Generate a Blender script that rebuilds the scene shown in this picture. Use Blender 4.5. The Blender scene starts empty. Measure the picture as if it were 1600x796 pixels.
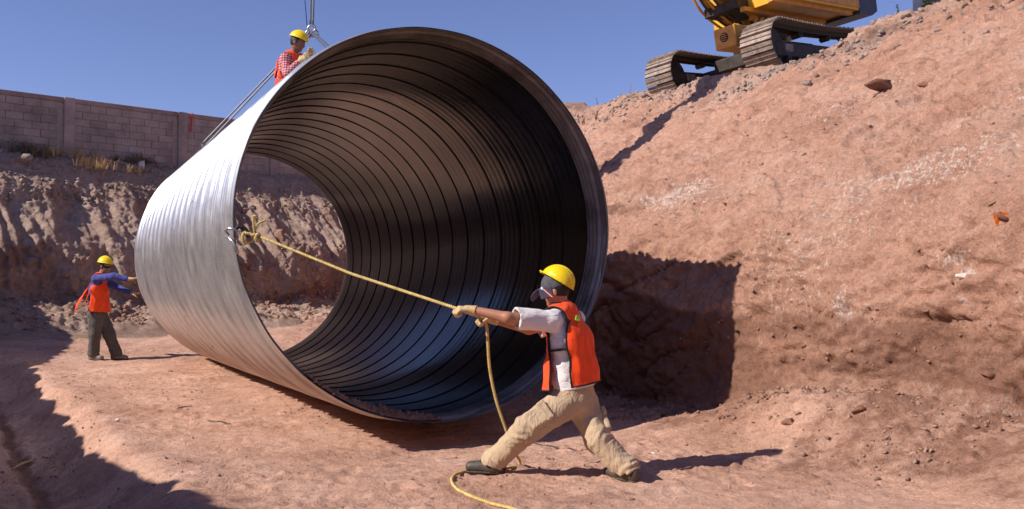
import bpy, math, random
import numpy as np
from mathutils import Vector, Matrix
random.seed(7); RNG = np.random.default_rng(11)
SC = bpy.context.scene
COL = SC.collection
# ------------------------------------------------------------------ camera
CAMZ = 1.42; FPX = 1480.0; PITCH = math.atan((442 - 398) / FPX)
cam_d = bpy.data.cameras.new('camera'); cam = bpy.data.objects.new('camera', cam_d); COL.objects.link(cam)
cam_d.sensor_width = 36; cam_d.lens = 36 * FPX / 1600; cam_d.clip_start = 0.1; cam_d.clip_end = 3000
cam.location = (0, 0, CAMZ); cam.rotation_euler = (math.pi / 2 + PITCH, 0, 0)
SC.camera = cam
# ------------------------------------------------------------------ light
SUN_AZ = math.radians(23)      # direction the light travels, measured from +x towards +y
SUN_EL = math.radians(37)
world = bpy.data.worlds.new('World'); SC.world = world; world.use_nodes = True
wn = world.node_tree; wn.nodes.clear()
wo = wn.nodes.new('ShaderNodeOutputWorld'); wb = wn.nodes.new('ShaderNodeBackground'); sk = wn.nodes.new('ShaderNodeTexSky')
sk.sky_type = 'NISHITA'; sk.sun_disc = False; sk.sun_elevation = SUN_EL
LT = Vector((math.cos(SUN_AZ) * math.cos(SUN_EL), math.sin(SUN_AZ) * math.cos(SUN_EL), -math.sin(SUN_EL)))
to_sun = -LT
sk.sun_rotation = math.atan2(to_sun.x, to_sun.y)
sk.altitude = 1800; sk.air_density = 1.0; sk.dust_density = 0.25; sk.ozone_density = 5.0
wb.inputs[1].default_value = 0.098
wt = wn.nodes.new('ShaderNodeMix'); wt.data_type = 'RGBA'; wt.blend_type = 'MULTIPLY'; wt.inputs[0].default_value = 1.0; wt.inputs[7].default_value = (1.24, .97, 1.10, 1)
wn.links.new(sk.outputs[0], wt.inputs[6]); wn.links.new(wt.outputs[2], wb.inputs[0]); wn.links.new(wb.outputs[0], wo.inputs[0])
sd = bpy.data.lights.new('sun', 'SUN'); sd.energy = 4.8; sd.angle = math.radians(0.5); sd.color = (1.0, 0.93, 0.84)
sun = bpy.data.objects.new('sun', sd); COL.objects.link(sun); sun.rotation_euler = LT.to_track_quat('-Z', 'Y').to_euler()
sun.location = (-10, -5, 12)
SC.view_settings.view_transform = 'Standard'; SC.view_settings.look = 'None'
SC.view_settings.exposure = 0.3; SC.view_settings.gamma = 1.0
SC.cycles.max_bounces = 6; SC.cycles.diffuse_bounces = 3; SC.cycles.glossy_bounces = 4

# ------------------------------------------------------------------ helpers
def V(*a): return np.array(a, float)
def nrm(v): v = np.asarray(v, float); return v / np.linalg.norm(v)
def W(px, py, Y):
    """world point seen at photo pixel (px, py) at depth Y"""
    dx = (px - 800) / FPX; dv = (398 - py) / FPX
    c, s = math.cos(PITCH), math.sin(PITCH)
    dy = c - dv * s; dz = s + dv * c
    return np.array([dx / dy * Y, Y, CAMZ + dz / dy * Y])
def PX(P):
    P = np.asarray(P, float); c, s = math.cos(PITCH), math.sin(PITCH)
    z = P[..., 2] - CAMZ; d = P[..., 1] * c + z * s; v = -P[..., 1] * s + z * c
    return np.stack([800 + FPX * P[..., 0] / d, 398 - FPX * v / d], -1)
YAW = 0.467; CY, SY = math.cos(YAW), math.sin(YAW)
FC = V(-0.684, 8.659, 1.957)                      # centre of the pipe's near rim
def UA(u, a, z=0.0):
    u = np.asarray(u, float); a = np.asarray(a, float)
    return np.stack(np.broadcast_arrays(FC[0] + u * CY - a * SY, FC[1] + u * SY + a * CY, z), -1)
def toUA(x, y):
    dx, dy = x - FC[0], y - FC[1]
    return dx * CY + dy * SY, -dx * SY + dy * CY

def setp(o, label=None, cat=None, group=None, kind=None):
    if label: o['label'] = label
    if cat: o['category'] = cat
    if group: o['group'] = group
    if kind: o['kind'] = kind
    return o
def mesh(name, v, f, smooth=True, mat=None):
    me = bpy.data.meshes.new(name)
    v = np.asarray(v, np.float32)
    if isinstance(f, np.ndarray):
        nf, k = f.shape
        me.vertices.add(len(v)); me.vertices.foreach_set('co', v.ravel())
        me.loops.add(nf * k); me.loops.foreach_set('vertex_index', f.astype(np.int32).ravel())
        me.polygons.add(nf); me.polygons.foreach_set('loop_start', np.arange(0, nf * k, k, dtype=np.int32))
        try: me.polygons.foreach_set('loop_total', np.full(nf, k, dtype=np.int32))
        except Exception: pass
        me.update(calc_edges=True); me.validate()
    else:
        me.from_pydata([tuple(map(float, p)) for p in v], [], f); me.update()
    if smooth: me.polygons.foreach_set('use_smooth', np.ones(len(me.polygons), bool))
    if mat: me.materials.append(mat)
    return me
def link(name, me, parent=None, loc=None, rot=None):
    o = bpy.data.objects.new(name, me); COL.objects.link(o)
    if parent: o.parent = parent
    if loc is not None: o.location = tuple(map(float, loc))
    if rot is not None: o.rotation_euler = rot
    return o
def empty(name, loc=(0, 0, 0), rz=0):
    o = bpy.data.objects.new(name, None); COL.objects.link(o); o.location = tuple(map(float, loc)); o.rotation_euler = (0, 0, rz)
    o.empty_display_size = .2
    return o

class MB:
    """collects simple closed shapes into one mesh"""
    def __init__(s): s.v = []; s.f = []; s.n = 0
    def add(s, v, f):
        v = np.asarray(v, float); s.v.append(v); s.f += [tuple(int(i) + s.n for i in q) for q in f]; s.n += len(v); return s
    def hexa(s, P):                                  # 8 corners: bottom 4, top 4
        return s.add(P, [(0, 3, 2, 1), (4, 5, 6, 7), (0, 1, 5, 4), (1, 2, 6, 5), (2, 3, 7, 6), (3, 0, 4, 7)])
    def box(s, c, d, M=None, bev=0.0):
        hx, hy, hz = d[0] / 2, d[1] / 2, d[2] / 2
        if bev <= 0:
            P = np.array([[-hx, -hy, -hz], [hx, -hy, -hz], [hx, hy, -hz], [-hx, hy, -hz], [-hx, -hy, hz], [hx, -hy, hz], [hx, hy, hz], [-hx, hy, hz]])
            if M is not None: P = P @ np.asarray(M).T
            return s.hexa(P + np.asarray(c))
        b = bev; P = []; idx = {}
        for sx in (-1, 1):
            for sy in (-1, 1):
                for sz in (-1, 1):
                    for ax in range(3):
                        h = [hx - b, hy - b, hz - b]; h[ax] += b
                        idx[(sx, sy, sz, ax)] = len(P); P.append([sx * h[0], sy * h[1], sz * h[2]])
        F = []
        def quad(q):
            a = np.array([P[i] for i in q]); n = np.cross(a[1] - a[0], a[2] - a[1])
            F.append(tuple(q) if n @ a.mean(0) > 0 else tuple(q[::-1]))
        for ax in range(3):
            o1, o2 = [k for k in range(3) if k != ax]
            for sg in (-1, 1):
                q = []
                for (p1, p2) in ((-1, -1), (1, -1), (1, 1), (-1, 1)):
                    t = [0, 0, 0]; t[ax] = sg; t[o1] = p1; t[o2] = p2; q.append(idx[(t[0], t[1], t[2], ax)])
                quad(q)
        for ax in range(3):                          # edges along ax
            o1, o2 = [k for k in range(3) if k != ax]
            for s1 in (-1, 1):
                for s2 in (-1, 1):
                    q = []
                    for (t, w) in ((-1, o1), (1, o1), (1, o2), (-1, o2)):
                        k = [0, 0, 0]; k[ax] = t; k[o1] = s1; k[o2] = s2; q.append(idx[(k[0], k[1], k[2], w)])
                    quad(q)
        for sx in (-1, 1):
            for sy in (-1, 1):
                for sz in (-1, 1): quad([idx[(sx, sy, sz, k)] for k in range(3)])
        P = np.array(P)
        if M is not None: P = P @ np.asarray(M).T
        return s.add(P + np.asarray(c), F)
    def tube(s, pts, r, n=8, cap=True):
        pts = [np.asarray(p, float) for p in pts]; m = len(pts)
        rr = r if hasattr(r, '__len__') else [r] * m
        up = V(0, 0, 1); vs = []; prev = None
        for i, p in enumerate(pts):
            t = nrm(pts[min(i + 1, m - 1)] - pts[max(i - 1, 0)])
            if prev is None:
                a = np.cross(t, up)
                if np.linalg.norm(a) < 1e-3: a = np.cross(t, V(1, 0, 0))
            else: a = prev - t * (prev @ t)
            a = nrm(a); prev = a; b = np.cross(t, a)
            for k in range(n):
                q = 2 * math.pi * k / n; vs.append(p + rr[i] * (math.cos(q) * a + math.sin(q) * b))
        F = []
        for i in range(m - 1):
            for k in range(n):
                k2 = (k + 1) % n; F.append((i * n + k, i * n + k2, (i + 1) * n + k2, (i + 1) * n + k))
        if cap: F.append(tuple(range(n))[::-1]); F.append(tuple((m - 1) * n + k for k in range(n)))
        return s.add(vs, F)
    def cyl(s, a, b, r, n=20, r2=None): return s.tube([a, b], [r, r2 if r2 is not None else r], n)
    def prism(s, poly, y0, y1, M=None, o=(0, 0, 0)):     # poly in local x,z extruded along y
        n = len(poly); P = [[x, y0, z] for x, z in poly] + [[x, y1, z] for x, z in poly]
        F = [tuple(range(n)), tuple(range(n, 2 * n))[::-1]] + [(i, i + n, (i + 1) % n + n, (i + 1) % n) for i in range(n)]
        P = np.array(P, float)
        if M is not None: P = P @ np.asarray(M).T
        return s.add(P + np.asarray(o), F)
    def build(s, name, mat, parent=None, smooth=False, loc=None, off=None):
        v = np.concatenate(s.v)
        if off is not None: v = v - np.asarray(off)
        me = mesh(name, v, s.f, smooth, mat)
        return link(name, me, parent, loc)

# ------------------------------------------------------------------ numpy noise
_perm = np.random.default_rng(3).permutation(256).astype(np.int32); _perm = np.concatenate([_perm, _perm, _perm])
_g = np.random.default_rng(5).normal(size=(256, 3)).astype(np.float32); _g /= np.linalg.norm(_g, axis=1)[:, None]
def pn(x, y, z=0.0):
    x, y, z = np.broadcast_arrays(np.asarray(x, np.float32), np.asarray(y, np.float32), np.asarray(z, np.float32))
    xi = np.floor(x).astype(np.int32); yi = np.floor(y).astype(np.int32); zi = np.floor(z).astype(np.int32)
    xf = x - xi; yf = y - yi; zf = z - zi
    u = xf * xf * xf * (xf * (xf * 6 - 15) + 10); v = yf * yf * yf * (yf * (yf * 6 - 15) + 10); w = zf * zf * zf * (zf * (zf * 6 - 15) + 10)
    xi &= 255; yi &= 255; zi &= 255
    def c(dx, dy, dz):
        h = _perm[_perm[_perm[xi + dx] + ((yi + dy) & 255)] + ((zi + dz) & 255)]
        g = _g[h]; return g[..., 0] * (xf - dx) + g[..., 1] * (yf - dy) + g[..., 2] * (zf - dz)
    l = lambda a, b, t: a + (b - a) * t
    return l(l(l(c(0, 0, 0), c(1, 0, 0), u), l(c(0, 1, 0), c(1, 1, 0), u), v), l(l(c(0, 0, 1), c(1, 0, 1), u), l(c(0, 1, 1), c(1, 1, 1), u), v), w) * 1.6
def fbm(x, y, z=0.0, o=4, g=.5):
    r = 0; a = 1
    for i in range(o): r = r + a * pn(x * 2**i + 17.3 * i, y * 2**i + 5.1 * i, np.asarray(z) * 2**i + 9.7 * i); a *= g
    return r
def ridg(x, y, z=0.0, o=3, g=.5):
    r = 0; a = 1
    for i in range(o): r = r + a * (1 - 2 * np.abs(pn(x * 2**i + 7.3 * i, y * 2**i + 3.1 * i, np.asarray(z) * 2**i + 2.7 * i))); a *= g
    return r
def sst(x, a, b): t = np.clip((x - a) / (b - a), 0, 1); return t * t * (3 - 2 * t)

# ------------------------------------------------------------------ materials
def newmat(name):
    m = bpy.data.materials.new(name); m.use_nodes = True; nt = m.node_tree; return m, nt, nt.nodes['Principled BSDF']
def N(nt, t, **k):
    n = nt.nodes.new(t)
    for a, b in k.items():
        if a.startswith('i_'): n.inputs[int(a[2:]) if a[2:].isdigit() else a[2:].replace('_', ' ')].default_value = b
        else: setattr(n, a, b)
    return n
def noise(nt, vec, scale, detail=6, rough=.6, dist=0.0):
    n = N(nt, 'ShaderNodeTexNoise'); n.inputs['Scale'].default_value = scale; n.inputs['Detail'].default_value = detail
    n.inputs['Roughness'].default_value = rough; n.inputs['Distortion'].default_value = dist
    if vec is not None: nt.links.new(vec, n.inputs['Vector'])
    return n.outputs['Fac']
def ramp(nt, fac, stops):
    r = N(nt, 'ShaderNodeValToRGB'); cr = r.color_ramp
    while len(cr.elements) < len(stops): cr.elements.new(0.5)
    for e, (p, c) in zip(cr.elements, stops): e.position = p; e.color = (*c, 1) if len(c) == 3 else c
    nt.links.new(fac, r.inputs[0]); return r.outputs[0]
def mix(nt, fac, a, b, mode='MIX'):
    m = N(nt, 'ShaderNodeMix', data_type='RGBA', blend_type=mode)
    if isinstance(fac, (int, float)): m.inputs[0].default_value = fac
    else: nt.links.new(fac, m.inputs[0])
    for i, s in ((6, a), (7, b)):
        if isinstance(s, tuple): m.inputs[i].default_value = (*s, 1)
        else: nt.links.new(s, m.inputs[i])
    return m.outputs[2]
def bump(nt, b, items):
    prev = None
    for h, st, di in items:
        n = N(nt, 'ShaderNodeBump'); n.inputs['Strength'].default_value = st; n.inputs['Distance'].default_value = di
        nt.links.new(h, n.inputs['Height'])
        if prev: nt.links.new(prev, n.inputs['Normal'])
        prev = n.outputs[0]
    nt.links.new(prev, b.inputs['Normal'])
def gray(v): return (v, v, v)

def soil(name, c1, c2, c3, bs=1.0):
    m, nt, b = newmat(name)
    geo = N(nt, 'ShaderNodeNewGeometry').outputs['Position']
    n1 = noise(nt, geo, 0.9, 8, .62, .3); n2 = noise(nt, geo, 7, 6, .7); n3 = noise(nt, geo, 45, 5, .75); n4 = noise(nt, geo, 160, 3, .7)
    col = ramp(nt, n1, [(.32, c1), (.5, c2), (.68, c3)])
    col = mix(nt, .55, col, ramp(nt, n2, [(.3, gray(.66)), (.5, gray(.98)), (.7, gray(1.22))]), 'MULTIPLY')
    col = mix(nt, .6, col, ramp(nt, n3, [(.30, gray(.62)), (.5, gray(1.0)), (.72, gray(1.3))]), 'MULTIPLY')
    n5 = noise(nt, geo, 18, 5, .7, .5); col = mix(nt, .5, col, ramp(nt, n5, [(.33, gray(.68)), (.45, gray(1.0)), (.7, gray(1.15))]), 'MULTIPLY')
    at = N(nt, 'ShaderNodeAttribute', attribute_name='stain')
    sep = N(nt, 'ShaderNodeSeparateColor'); nt.links.new(at.outputs['Color'], sep.inputs[0])
    # chalk (red channel), damp/dark red soil (green), grey dust (blue); broken up by noise
    def brk(ch, nz, lo, hi):
        mt = N(nt, 'ShaderNodeMath', operation='ADD'); nt.links.new(ch, mt.inputs[0]); nt.links.new(nz, mt.inputs[1])
        mr = N(nt, 'ShaderNodeMapRange'); mr.inputs[1].default_value = lo; mr.inputs[2].default_value = hi
        nt.links.new(mt.outputs[0], mr.inputs[0]); return mr.outputs[0]
    nw = ramp(nt, noise(nt, geo, 20, 8, .8, .4), [(.44, gray(0)), (.62, gray(1))])
    col = mix(nt, brk(sep.outputs[0], nw, .98, 1.25), col, (.70, .56, .48))
    col = mix(nt, brk(sep.outputs[1], n2, .95, 1.25), col, (.30, .155, .105))
    col = mix(nt, brk(sep.outputs[2], n2, .9, 1.45), col, (.40, .30, .25))
    nt.links.new(col, b.inputs['Base Color']); b.inputs['Roughness'].default_value = .95; b.inputs['Specular IOR Level'].default_value = .12
    e1 = ramp(nt, noise(nt, geo, 5.5, 5, .62, .6), [(.46, gray(0)), (.50, gray(.8)), (.62, gray(1))])
    e2 = ramp(nt, noise(nt, geo, 17, 4, .65, .8), [(.47, gray(0)), (.51, gray(.8)), (.66, gray(1))])
    bump(nt, b, [(e1, .5 * bs, .04), (e2, .6 * bs, .026), (n2, .5 * bs, .05), (n3, .9 * bs, .026), (n4, .7 * bs, .009)])
    return m
M_FLOOR = soil('packed_red_soil', (.53, .295, .205), (.65, .38, .275), (.72, .455, .345), .8)
M_BANK = soil('cut_red_earth', (.43, .222, .152), (.55, .305, .215), (.62, .375, .28), 1.0)
M_BACK = soil('brown_cut_earth', (.34, .22, .165), (.47, .325, .25), (.56, .41, .32), 1.0)
M_RUB = soil('earth_clods', (.40, .22, .155), (.54, .32, .23), (.64, .42, .32), 1.0)
M_GREY = soil('grey_rubble', (.36, .26, .215), (.47, .35, .29), (.58, .46, .39), 1.0)

def simple(name, col, rough=.6, metal=0.0, var=.12, vs=25, bmp=0.0, bsc=60, spec=.4):
    m, nt, b = newmat(name)
    tc = N(nt, 'ShaderNodeTexCoord').outputs['Object']
    n = noise(nt, tc, vs, 6, .65)
    c = mix(nt, 1.0, tuple(col), ramp(nt, n, [(.3, gray(1 - var)), (.7, gray(1 + var))]), 'MULTIPLY')
    nt.links.new(c, b.inputs['Base Color']); b.inputs['Roughness'].default_value = rough; b.inputs['Metallic'].default_value = metal
    b.inputs['Specular IOR Level'].default_value = spec
    if bmp: bump(nt, b, [(noise(nt, tc, bsc, 5, .6), bmp, .01)])
    return m
def cloth(name, col, rough=.85, var=.1, fold=.8, fs=6.0, stretch=(1, 1, .6)):
    m, nt, b = newmat(name)
    tc = N(nt, 'ShaderNodeTexCoord').outputs['Object']; mp = N(nt, 'ShaderNodeMapping'); mp.inputs['Scale'].default_value = stretch; nt.links.new(tc, mp.inputs[0])
    n = noise(nt, tc, 9, 6, .65); c = mix(nt, 1.0, tuple(col), ramp(nt, n, [(.3, gray(1 - var)), (.7, gray(1 + var))]), 'MULTIPLY')
    nt.links.new(c, b.inputs['Base Color']); b.inputs['Roughness'].default_value = rough; b.inputs['Specular IOR Level'].default_value = .2
    b.inputs['Sheen Weight'].default_value = .15
    f1 = ramp(nt, noise(nt, mp.outputs[0], fs, 3, .55, 1.6), [(.30, gray(1)), (.5, gray(0)), (.70, gray(1))]); f2 = ramp(nt, noise(nt, mp.outputs[0], fs * 2.6, 3, .55, 1.2), [(.32, gray(1)), (.5, gray(0)), (.68, gray(1))])
    bump(nt, b, [(f1, fold * .45, .022), (f2, fold * .30, .008), (noise(nt, tc, 300, 2, .5), .2, .002)])
    return m
M_SKIN = simple('skin', (.40, .18, .105), .5, var=.08)
M_SHIRT = cloth('white_cotton', (.72, .68, .68), var=.05, fold=.55, stretch=(.7, .7, 1.5))
M_TROU = cloth('khaki_cotton', (.47, .345, .225), var=.12, fold=.75, fs=7)
M_VEST = cloth('orange_safety_mesh', (.93, .075, .010), .65, var=.10, fold=.45, fs=4, stretch=(1, 1, .35))
M_TRIM = simple('black_binding', (.012, .011, .014), .7)
M_HELM = simple('yellow_helmet_plastic', (.86, .60, .008), .28, var=.05, spec=.5)
M_CAP = simple('navy_cap_cloth', (.055, .05, .085), .8)
M_HAIR = simple('black_hair', (.012, .010, .010), .6)
M_GLOVE = simple('tan_leather', (.56, .40, .20), .75, var=.2, bmp=.4, bsc=50)
M_SHOE = simple('dusty_black_shoe', (.075, .06, .05), .55, var=.4)
M_BOOT = simple('dusty_grey_boot', (.22, .18, .15), .8, var=.3)
M_BLUE = cloth('blue_cotton', (.065, .075, .28), var=.2, fold=.8)
M_DKTR = cloth('charcoal_trousers', (.095, .085, .075), var=.25, fold=.9)
M_RED = simple('red_cloth', (.62, .05, .03), .8)
M_GLASS = simple('dark_glasses', (.01, .01, .012), .15)
M_GREENTAG = simple('green_tag', (.40, .62, .08), .6)
M_WHT = simple('white_print', (.8, .78, .78), .6)
M_YEL = simple('yellow_machine_paint', (.72, .38, .025), .42, var=.16, vs=3, bmp=.1, bsc=8)
M_YEL2 = simple('faded_orange_paint', (.60, .27, .04), .5, var=.25, vs=5)
M_STEEL = simple('worn_track_steel', (.27, .205, .165), .6, metal=.3, var=.5, vs=6, bmp=.5, bsc=30)
M_DARK = simple('greasy_dark_steel', (.050, .038, .031), .7, metal=.2, var=.5, vs=5)
M_CW = simple('dark_blue_grey_paint', (.05, .055, .085), .5, var=.3, vs=4)
M_HOSE = simple('rubber_hose', (.05, .035, .03), .5)
M_CABLE = simple('steel_cable', (.16, .16, .18), .45, metal=.6, var=.3, vs=40)
M_SHACK = simple('galvanised_shackle', (.45, .44, .43), .35, metal=.8)
M_ORSCR = simple('orange_scrap', (.62, .14, .01), .6, var=.3)
M_CONE = simple('red_plastic', (.60, .03, .015), .5)
M_SEAM = simple('black_seam', (.006, .006, .007), .55, spec=.2)
M_DRY = simple('dry_grass', (.52, .36, .17), .9, var=.3)
M_OLIVE = simple('dull_weed', (.17, .125, .075), .9, var=.3)
M_WEED = simple('weed_leaf', (.10, .15, .05), .8, var=.3)
M_STONE = simple('brown_stone', (.22, .10, .065), .9, var=.3, bmp=.8, bsc=12)
M_STONEW = simple('pale_stone', (.62, .55, .48), .9, var=.2, bmp=.6, bsc=20)
M_MORT = simple('mortar', (.33, .275, .25), .95, var=.3, bmp=.5, bsc=20)
M_WINDOW = simple('cab_glass', (.03, .04, .05), .1)

def m_rope():
    m, nt, b = newmat('yellow_rope')
    tc = N(nt, 'ShaderNodeTexCoord').outputs['Object']
    c = ramp(nt, noise(nt, tc, 30, 5, .7), [(.3, (.42, .29, .08)), (.5, (.62, .46, .16)), (.7, (.74, .60, .28))])
    nt.links.new(c, b.inputs['Base Color']); b.inputs['Roughness'].default_value = .75
    return m
M_ROPE = m_rope()
def m_plaid():
    m, nt, b = newmat('red_white_plaid')
    tc = N(nt, 'ShaderNodeTexCoord').outputs['Object']
    w1 = N(nt, 'ShaderNodeTexWave', wave_type='BANDS', bands_direction='Z'); w1.inputs['Scale'].default_value = 9; w1.inputs['Distortion'].default_value = 1.5
    w2 = N(nt, 'ShaderNodeTexWave', wave_type='BANDS', bands_direction='X'); w2.inputs['Scale'].default_value = 9; w2.inputs['Distortion'].default_value = 1.5
    nt.links.new(tc, w1.inputs[0]); nt.links.new(tc, w2.inputs[0])
    a = ramp(nt, w1.outputs[1], [(.35, (.72, .50, .50)), (.65, (.50, .10, .11))]); c = ramp(nt, w2.outputs[1], [(.35, (.95, .9, .9)), (.65, (.60, .28, .30))])
    nt.links.new(mix(nt, 1.0, a, c, 'MULTIPLY'), b.inputs['Base Color']); b.inputs['Roughness'].default_value = .85
    return m
M_PLAID = m_plaid()
def m_galv():
    m, nt, b = newmat('galvanised_steel')
    tc = N(nt, 'ShaderNodeTexCoord').outputs['Object']
    mp = N(nt, 'ShaderNodeMapping'); mp.inputs['Scale'].default_value = (1, 4, 1); nt.links.new(tc, mp.inputs[0])
    n1 = noise(nt, mp.outputs[0], 3, 8, .7, .4); n2 = noise(nt, tc, 60, 4, .7); n3 = noise(nt, tc, 1.3, 5, .6)
    c = ramp(nt, n1, [(.3, (.54, .525, .52)), (.5, (.68, .67, .665)), (.7, (.80, .79, .785))])
    c = mix(nt, .5, c, ramp(nt, n2, [(.3, gray(.75)), (.7, gray(1.15))]), 'MULTIPLY')
    # dust and mud picked up low on the shell
    sx = N(nt, 'ShaderNodeSeparateXYZ'); nt.links.new(tc, sx.inputs[0])
    mr = N(nt, 'ShaderNodeMapRange'); mr.inputs[1].default_value = -.2; mr.inputs[2].default_value = -1.5; nt.links.new(sx.outputs[2], mr.inputs[0])
    mm = N(nt, 'ShaderNodeMath', operation='MULTIPLY'); nt.links.new(mr.outputs[0], mm.inputs[0]); 
    mr2 = N(nt, 'ShaderNodeMapRange'); mr2.inputs[1].default_value = .3; mr2.inputs[2].default_value = .62; nt.links.new(n3, mr2.inputs[0]); nt.links.new(mr2.outputs[0], mm.inputs[1])
    mm2 = N(nt, 'ShaderNodeMath', operation='MULTIPLY'); mm2.inputs[1].default_value = .85; nt.links.new(mm.outputs[0], mm2.inputs[0])
    c = mix(nt, mm2.outputs[0], c, (.40, .27, .20))
    nt.links.new(c, b.inputs['Base Color'])
    sub = N(nt, 'ShaderNodeMath', operation='SUBTRACT'); sub.inputs[0].default_value = .82; nt.links.new(mm2.outputs[0], sub.inputs[1]); nt.links.new(sub.outputs[0], b.inputs['Metallic'])
    rr = N(nt, 'ShaderNodeMapRange'); rr.inputs[1].default_value = .3; rr.inputs[2].default_value = .7; rr.inputs[3].default_value = .30; rr.inputs[4].default_value = .40
    nt.links.new(n1, rr.inputs[0]); nt.links.new(rr.outputs[0], b.inputs['Roughness'])
    bump(nt, b, [(n1, .04, .01), (n2, .10, .003)])
    return m
M_GALV = m_galv()
def m_liner():
    m, nt, b = newmat('black_liner_coating')
    tc = N(nt, 'ShaderNodeNewGeometry').outputs['Position']
    n1 = noise(nt, tc, 2.5, 6, .65, .5); n2 = noise(nt, tc, 30, 4, .6)
    c = ramp(nt, n1, [(.3, (.007, .0062, .007)), (.7, (.013, .0115, .012))])
    nt.links.new(c, b.inputs['Base Color'])
    rr = N(nt, 'ShaderNodeMapRange'); rr.inputs[1].default_value = .3; rr.inputs[2].default_value = .7; rr.inputs[3].default_value = .13; rr.inputs[4].default_value = .23
    nt.links.new(n1, rr.inputs[0]); nt.links.new(rr.outputs[0], b.inputs['Roughness'])
    b.inputs['Specular IOR Level'].default_value = .66
    bump(nt, b, [(n2, .12, .003)])
    return m
M_LINER = m_liner()
def m_block(name, c1, c2):
    m, nt, b = newmat(name)
    oi = N(nt, 'ShaderNodeObjectInfo').outputs['Random']; geo = N(nt, 'ShaderNodeNewGeometry').outputs['Position']
    c = ramp(nt, oi, [(0, c1), (1, c2)])
    c = mix(nt, .8, c, ramp(nt, noise(nt, geo, 1.3, 7, .65), [(.32, gray(.5)), (.5, gray(.95)), (.68, gray(1.4))]), 'MULTIPLY')
    n = noise(nt, geo, 30, 5, .7); c = mix(nt, .4, c, ramp(nt, n, [(.3, gray(.75)), (.7, gray(1.2))]), 'MULTIPLY')
    nt.links.new(c, b.inputs['Base Color']); b.inputs['Roughness'].default_value = .95; bump(nt, b, [(n, .6, .01)])
    return m
M_BLOCK = m_block('concrete_block', (.31, .25, .225), (.345, .28, .25)); M_COPE = m_block('concrete_band', (.25, .19, .17), (.28, .21, .19))

# ------------------------------------------------------------------ terrain
GA = [-40, 0, 6, 9, 13, 18, 40]; GZ = [0, 0, .04, .10, .25, .42, .45]
def hfloor(u, a, fine=True):
    u = np.asarray(u, float); a = np.asarray(a, float)
    z = np.interp(a, GA, GZ)
    z = z + .05 * fbm(u * .35, a * .3, 1.0, 3)
    # the ditch on the left
    cr = -2.45 - .09 * np.clip(a + 1.5, -3, 12) + .22 * pn(a * .55, 3.3) + .10 * pn(a * 2.1, 8.3)
    dd = sst(cr - u, -.05, .55)
    fade = 1 - sst(a, 6, 11)
    z = z - .30 * dd * fade + .05 * np.exp(-((u - cr - .1) / .25)**2) * fade
    z = z - .05 * np.exp(-((u + 3.2 + .085 * a + .06 * pn(a * .8, 3)) / .09)**2) * fade
    # spoil at the foot of the right bank
    s = u - 2.55 - .25 * pn(a * .45, 9.1) - .12 * sst(a, 0, 3)
    z = z + np.interp(a, [-9, -2.2, -1.2, 0, 2, 20], [.45, .45, .34, .05, .05, .2]) * sst(s, -.75, .75) * (1 + .35 * pn(a * .8, 2.2))
    z = z + .22 * np.exp(-((u - 2.7) / .38)**2 - ((a + 1.7) / .75)**2) + .10 * np.exp(-((u - 2.1) / .5)**2 - ((a + .9) / .5)**2)
    # hollow worn under the pipe's mouth
    z = z - .11 * np.exp(-((u - .3) / 1.7)**2 - ((a + .1) / 1.0)**2)
    if fine:
        z = z + .022 * fbm(u * 1.6, a * 1.6, 4.0, 4) + .018 * ridg(u * 1.0 + .4 * a, a * 3.4, 2.0, 4)
        rough = .35 + .65 * sst(s, -.9, .2) + .9 * dd * fade
        rough = rough + .8 * sst(pn(u * .6, a * .6, 7.7), .1, .5)
        z = z + .013 * rough * fbm(u * 9, a * 9, 1.0, 3, .7) * (1 + sst(s, -.6, .3))
        z = z + .03 * np.maximum(0, pn(u * 5, a * 5, 3.3) - .28) * rough
        rg = np.random.default_rng(77); u_ = np.atleast_1d(u); a_ = np.atleast_1d(a)
        if u_.size > 50:
            for (u0, u1, a0, a1, n_) in [(-2.3, 1.8, -2.9, -.6, 95), (-3.2, -1.5, 0, 9, 60), (.5, 2.4, -3, -1, 45)]:
                for _ in range(n_):
                    pu, pa, th_ = rg.uniform(u0, u1), rg.uniform(a0, a1), rg.uniform(-.6, .6) + (1.57 if rg.random() < .5 else 0)
                    ia = np.where(np.abs(a_[:, 0] - pa) < .3)[0]; iu = np.where(np.abs(u_[0] - pu) < .3)[0]
                    if not len(ia) or not len(iu): continue
                    sl_ = np.ix_(ia, iu); du_, da_ = u_[sl_] - pu, a_[sl_] - pa; p_ = du_ * math.cos(th_) + da_ * math.sin(th_); q_ = -du_ * math.sin(th_) + da_ * math.cos(th_)
                    k_ = (p_ / .14)**2 + (q_ / .055)**2; z[sl_] += -.011 * np.exp(-k_**2) + .005 * np.exp(-((k_ - 1.9) / .6)**2)
            for (c0, c1, w_) in [(-1.28, .05, .022), (-1.75, -.04, .03), (-.85, .10, .02), (-2.3, .02, .03)]:
                aa_ = c0 + c1 * u + .10 * pn(u * .7, c0 * 5.0); z = z - .016 * np.exp(-((a - aa_) / w_)**2) * sst(pn(u * .8, c0 * 9), -.3, .1) + .012 * np.exp(-((a - aa_ - .05) / .04)**2) * np.maximum(0, pn(u * 9, a * 9, 5)) * 2
        # long shallow machine tracks
        z = z - .014 * sst(np.sin(a * 7.5 + 1.2 * u + 1.5 * pn(u, a)), .55, .95) * np.exp(-((a + 1.2) / .8)**2) * sst(u, -3, -1.5)
    return z
def gz(x, y):
    u, a = toUA(x, y); return float(hfloor(u, a))
def grow(a0, a1, d0, k):
    r = [a0]
    while r[-1] < a1: r.append(r[-1] + d0 + k * max(0, r[-1] - a0))
    return np.array(r)
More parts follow.
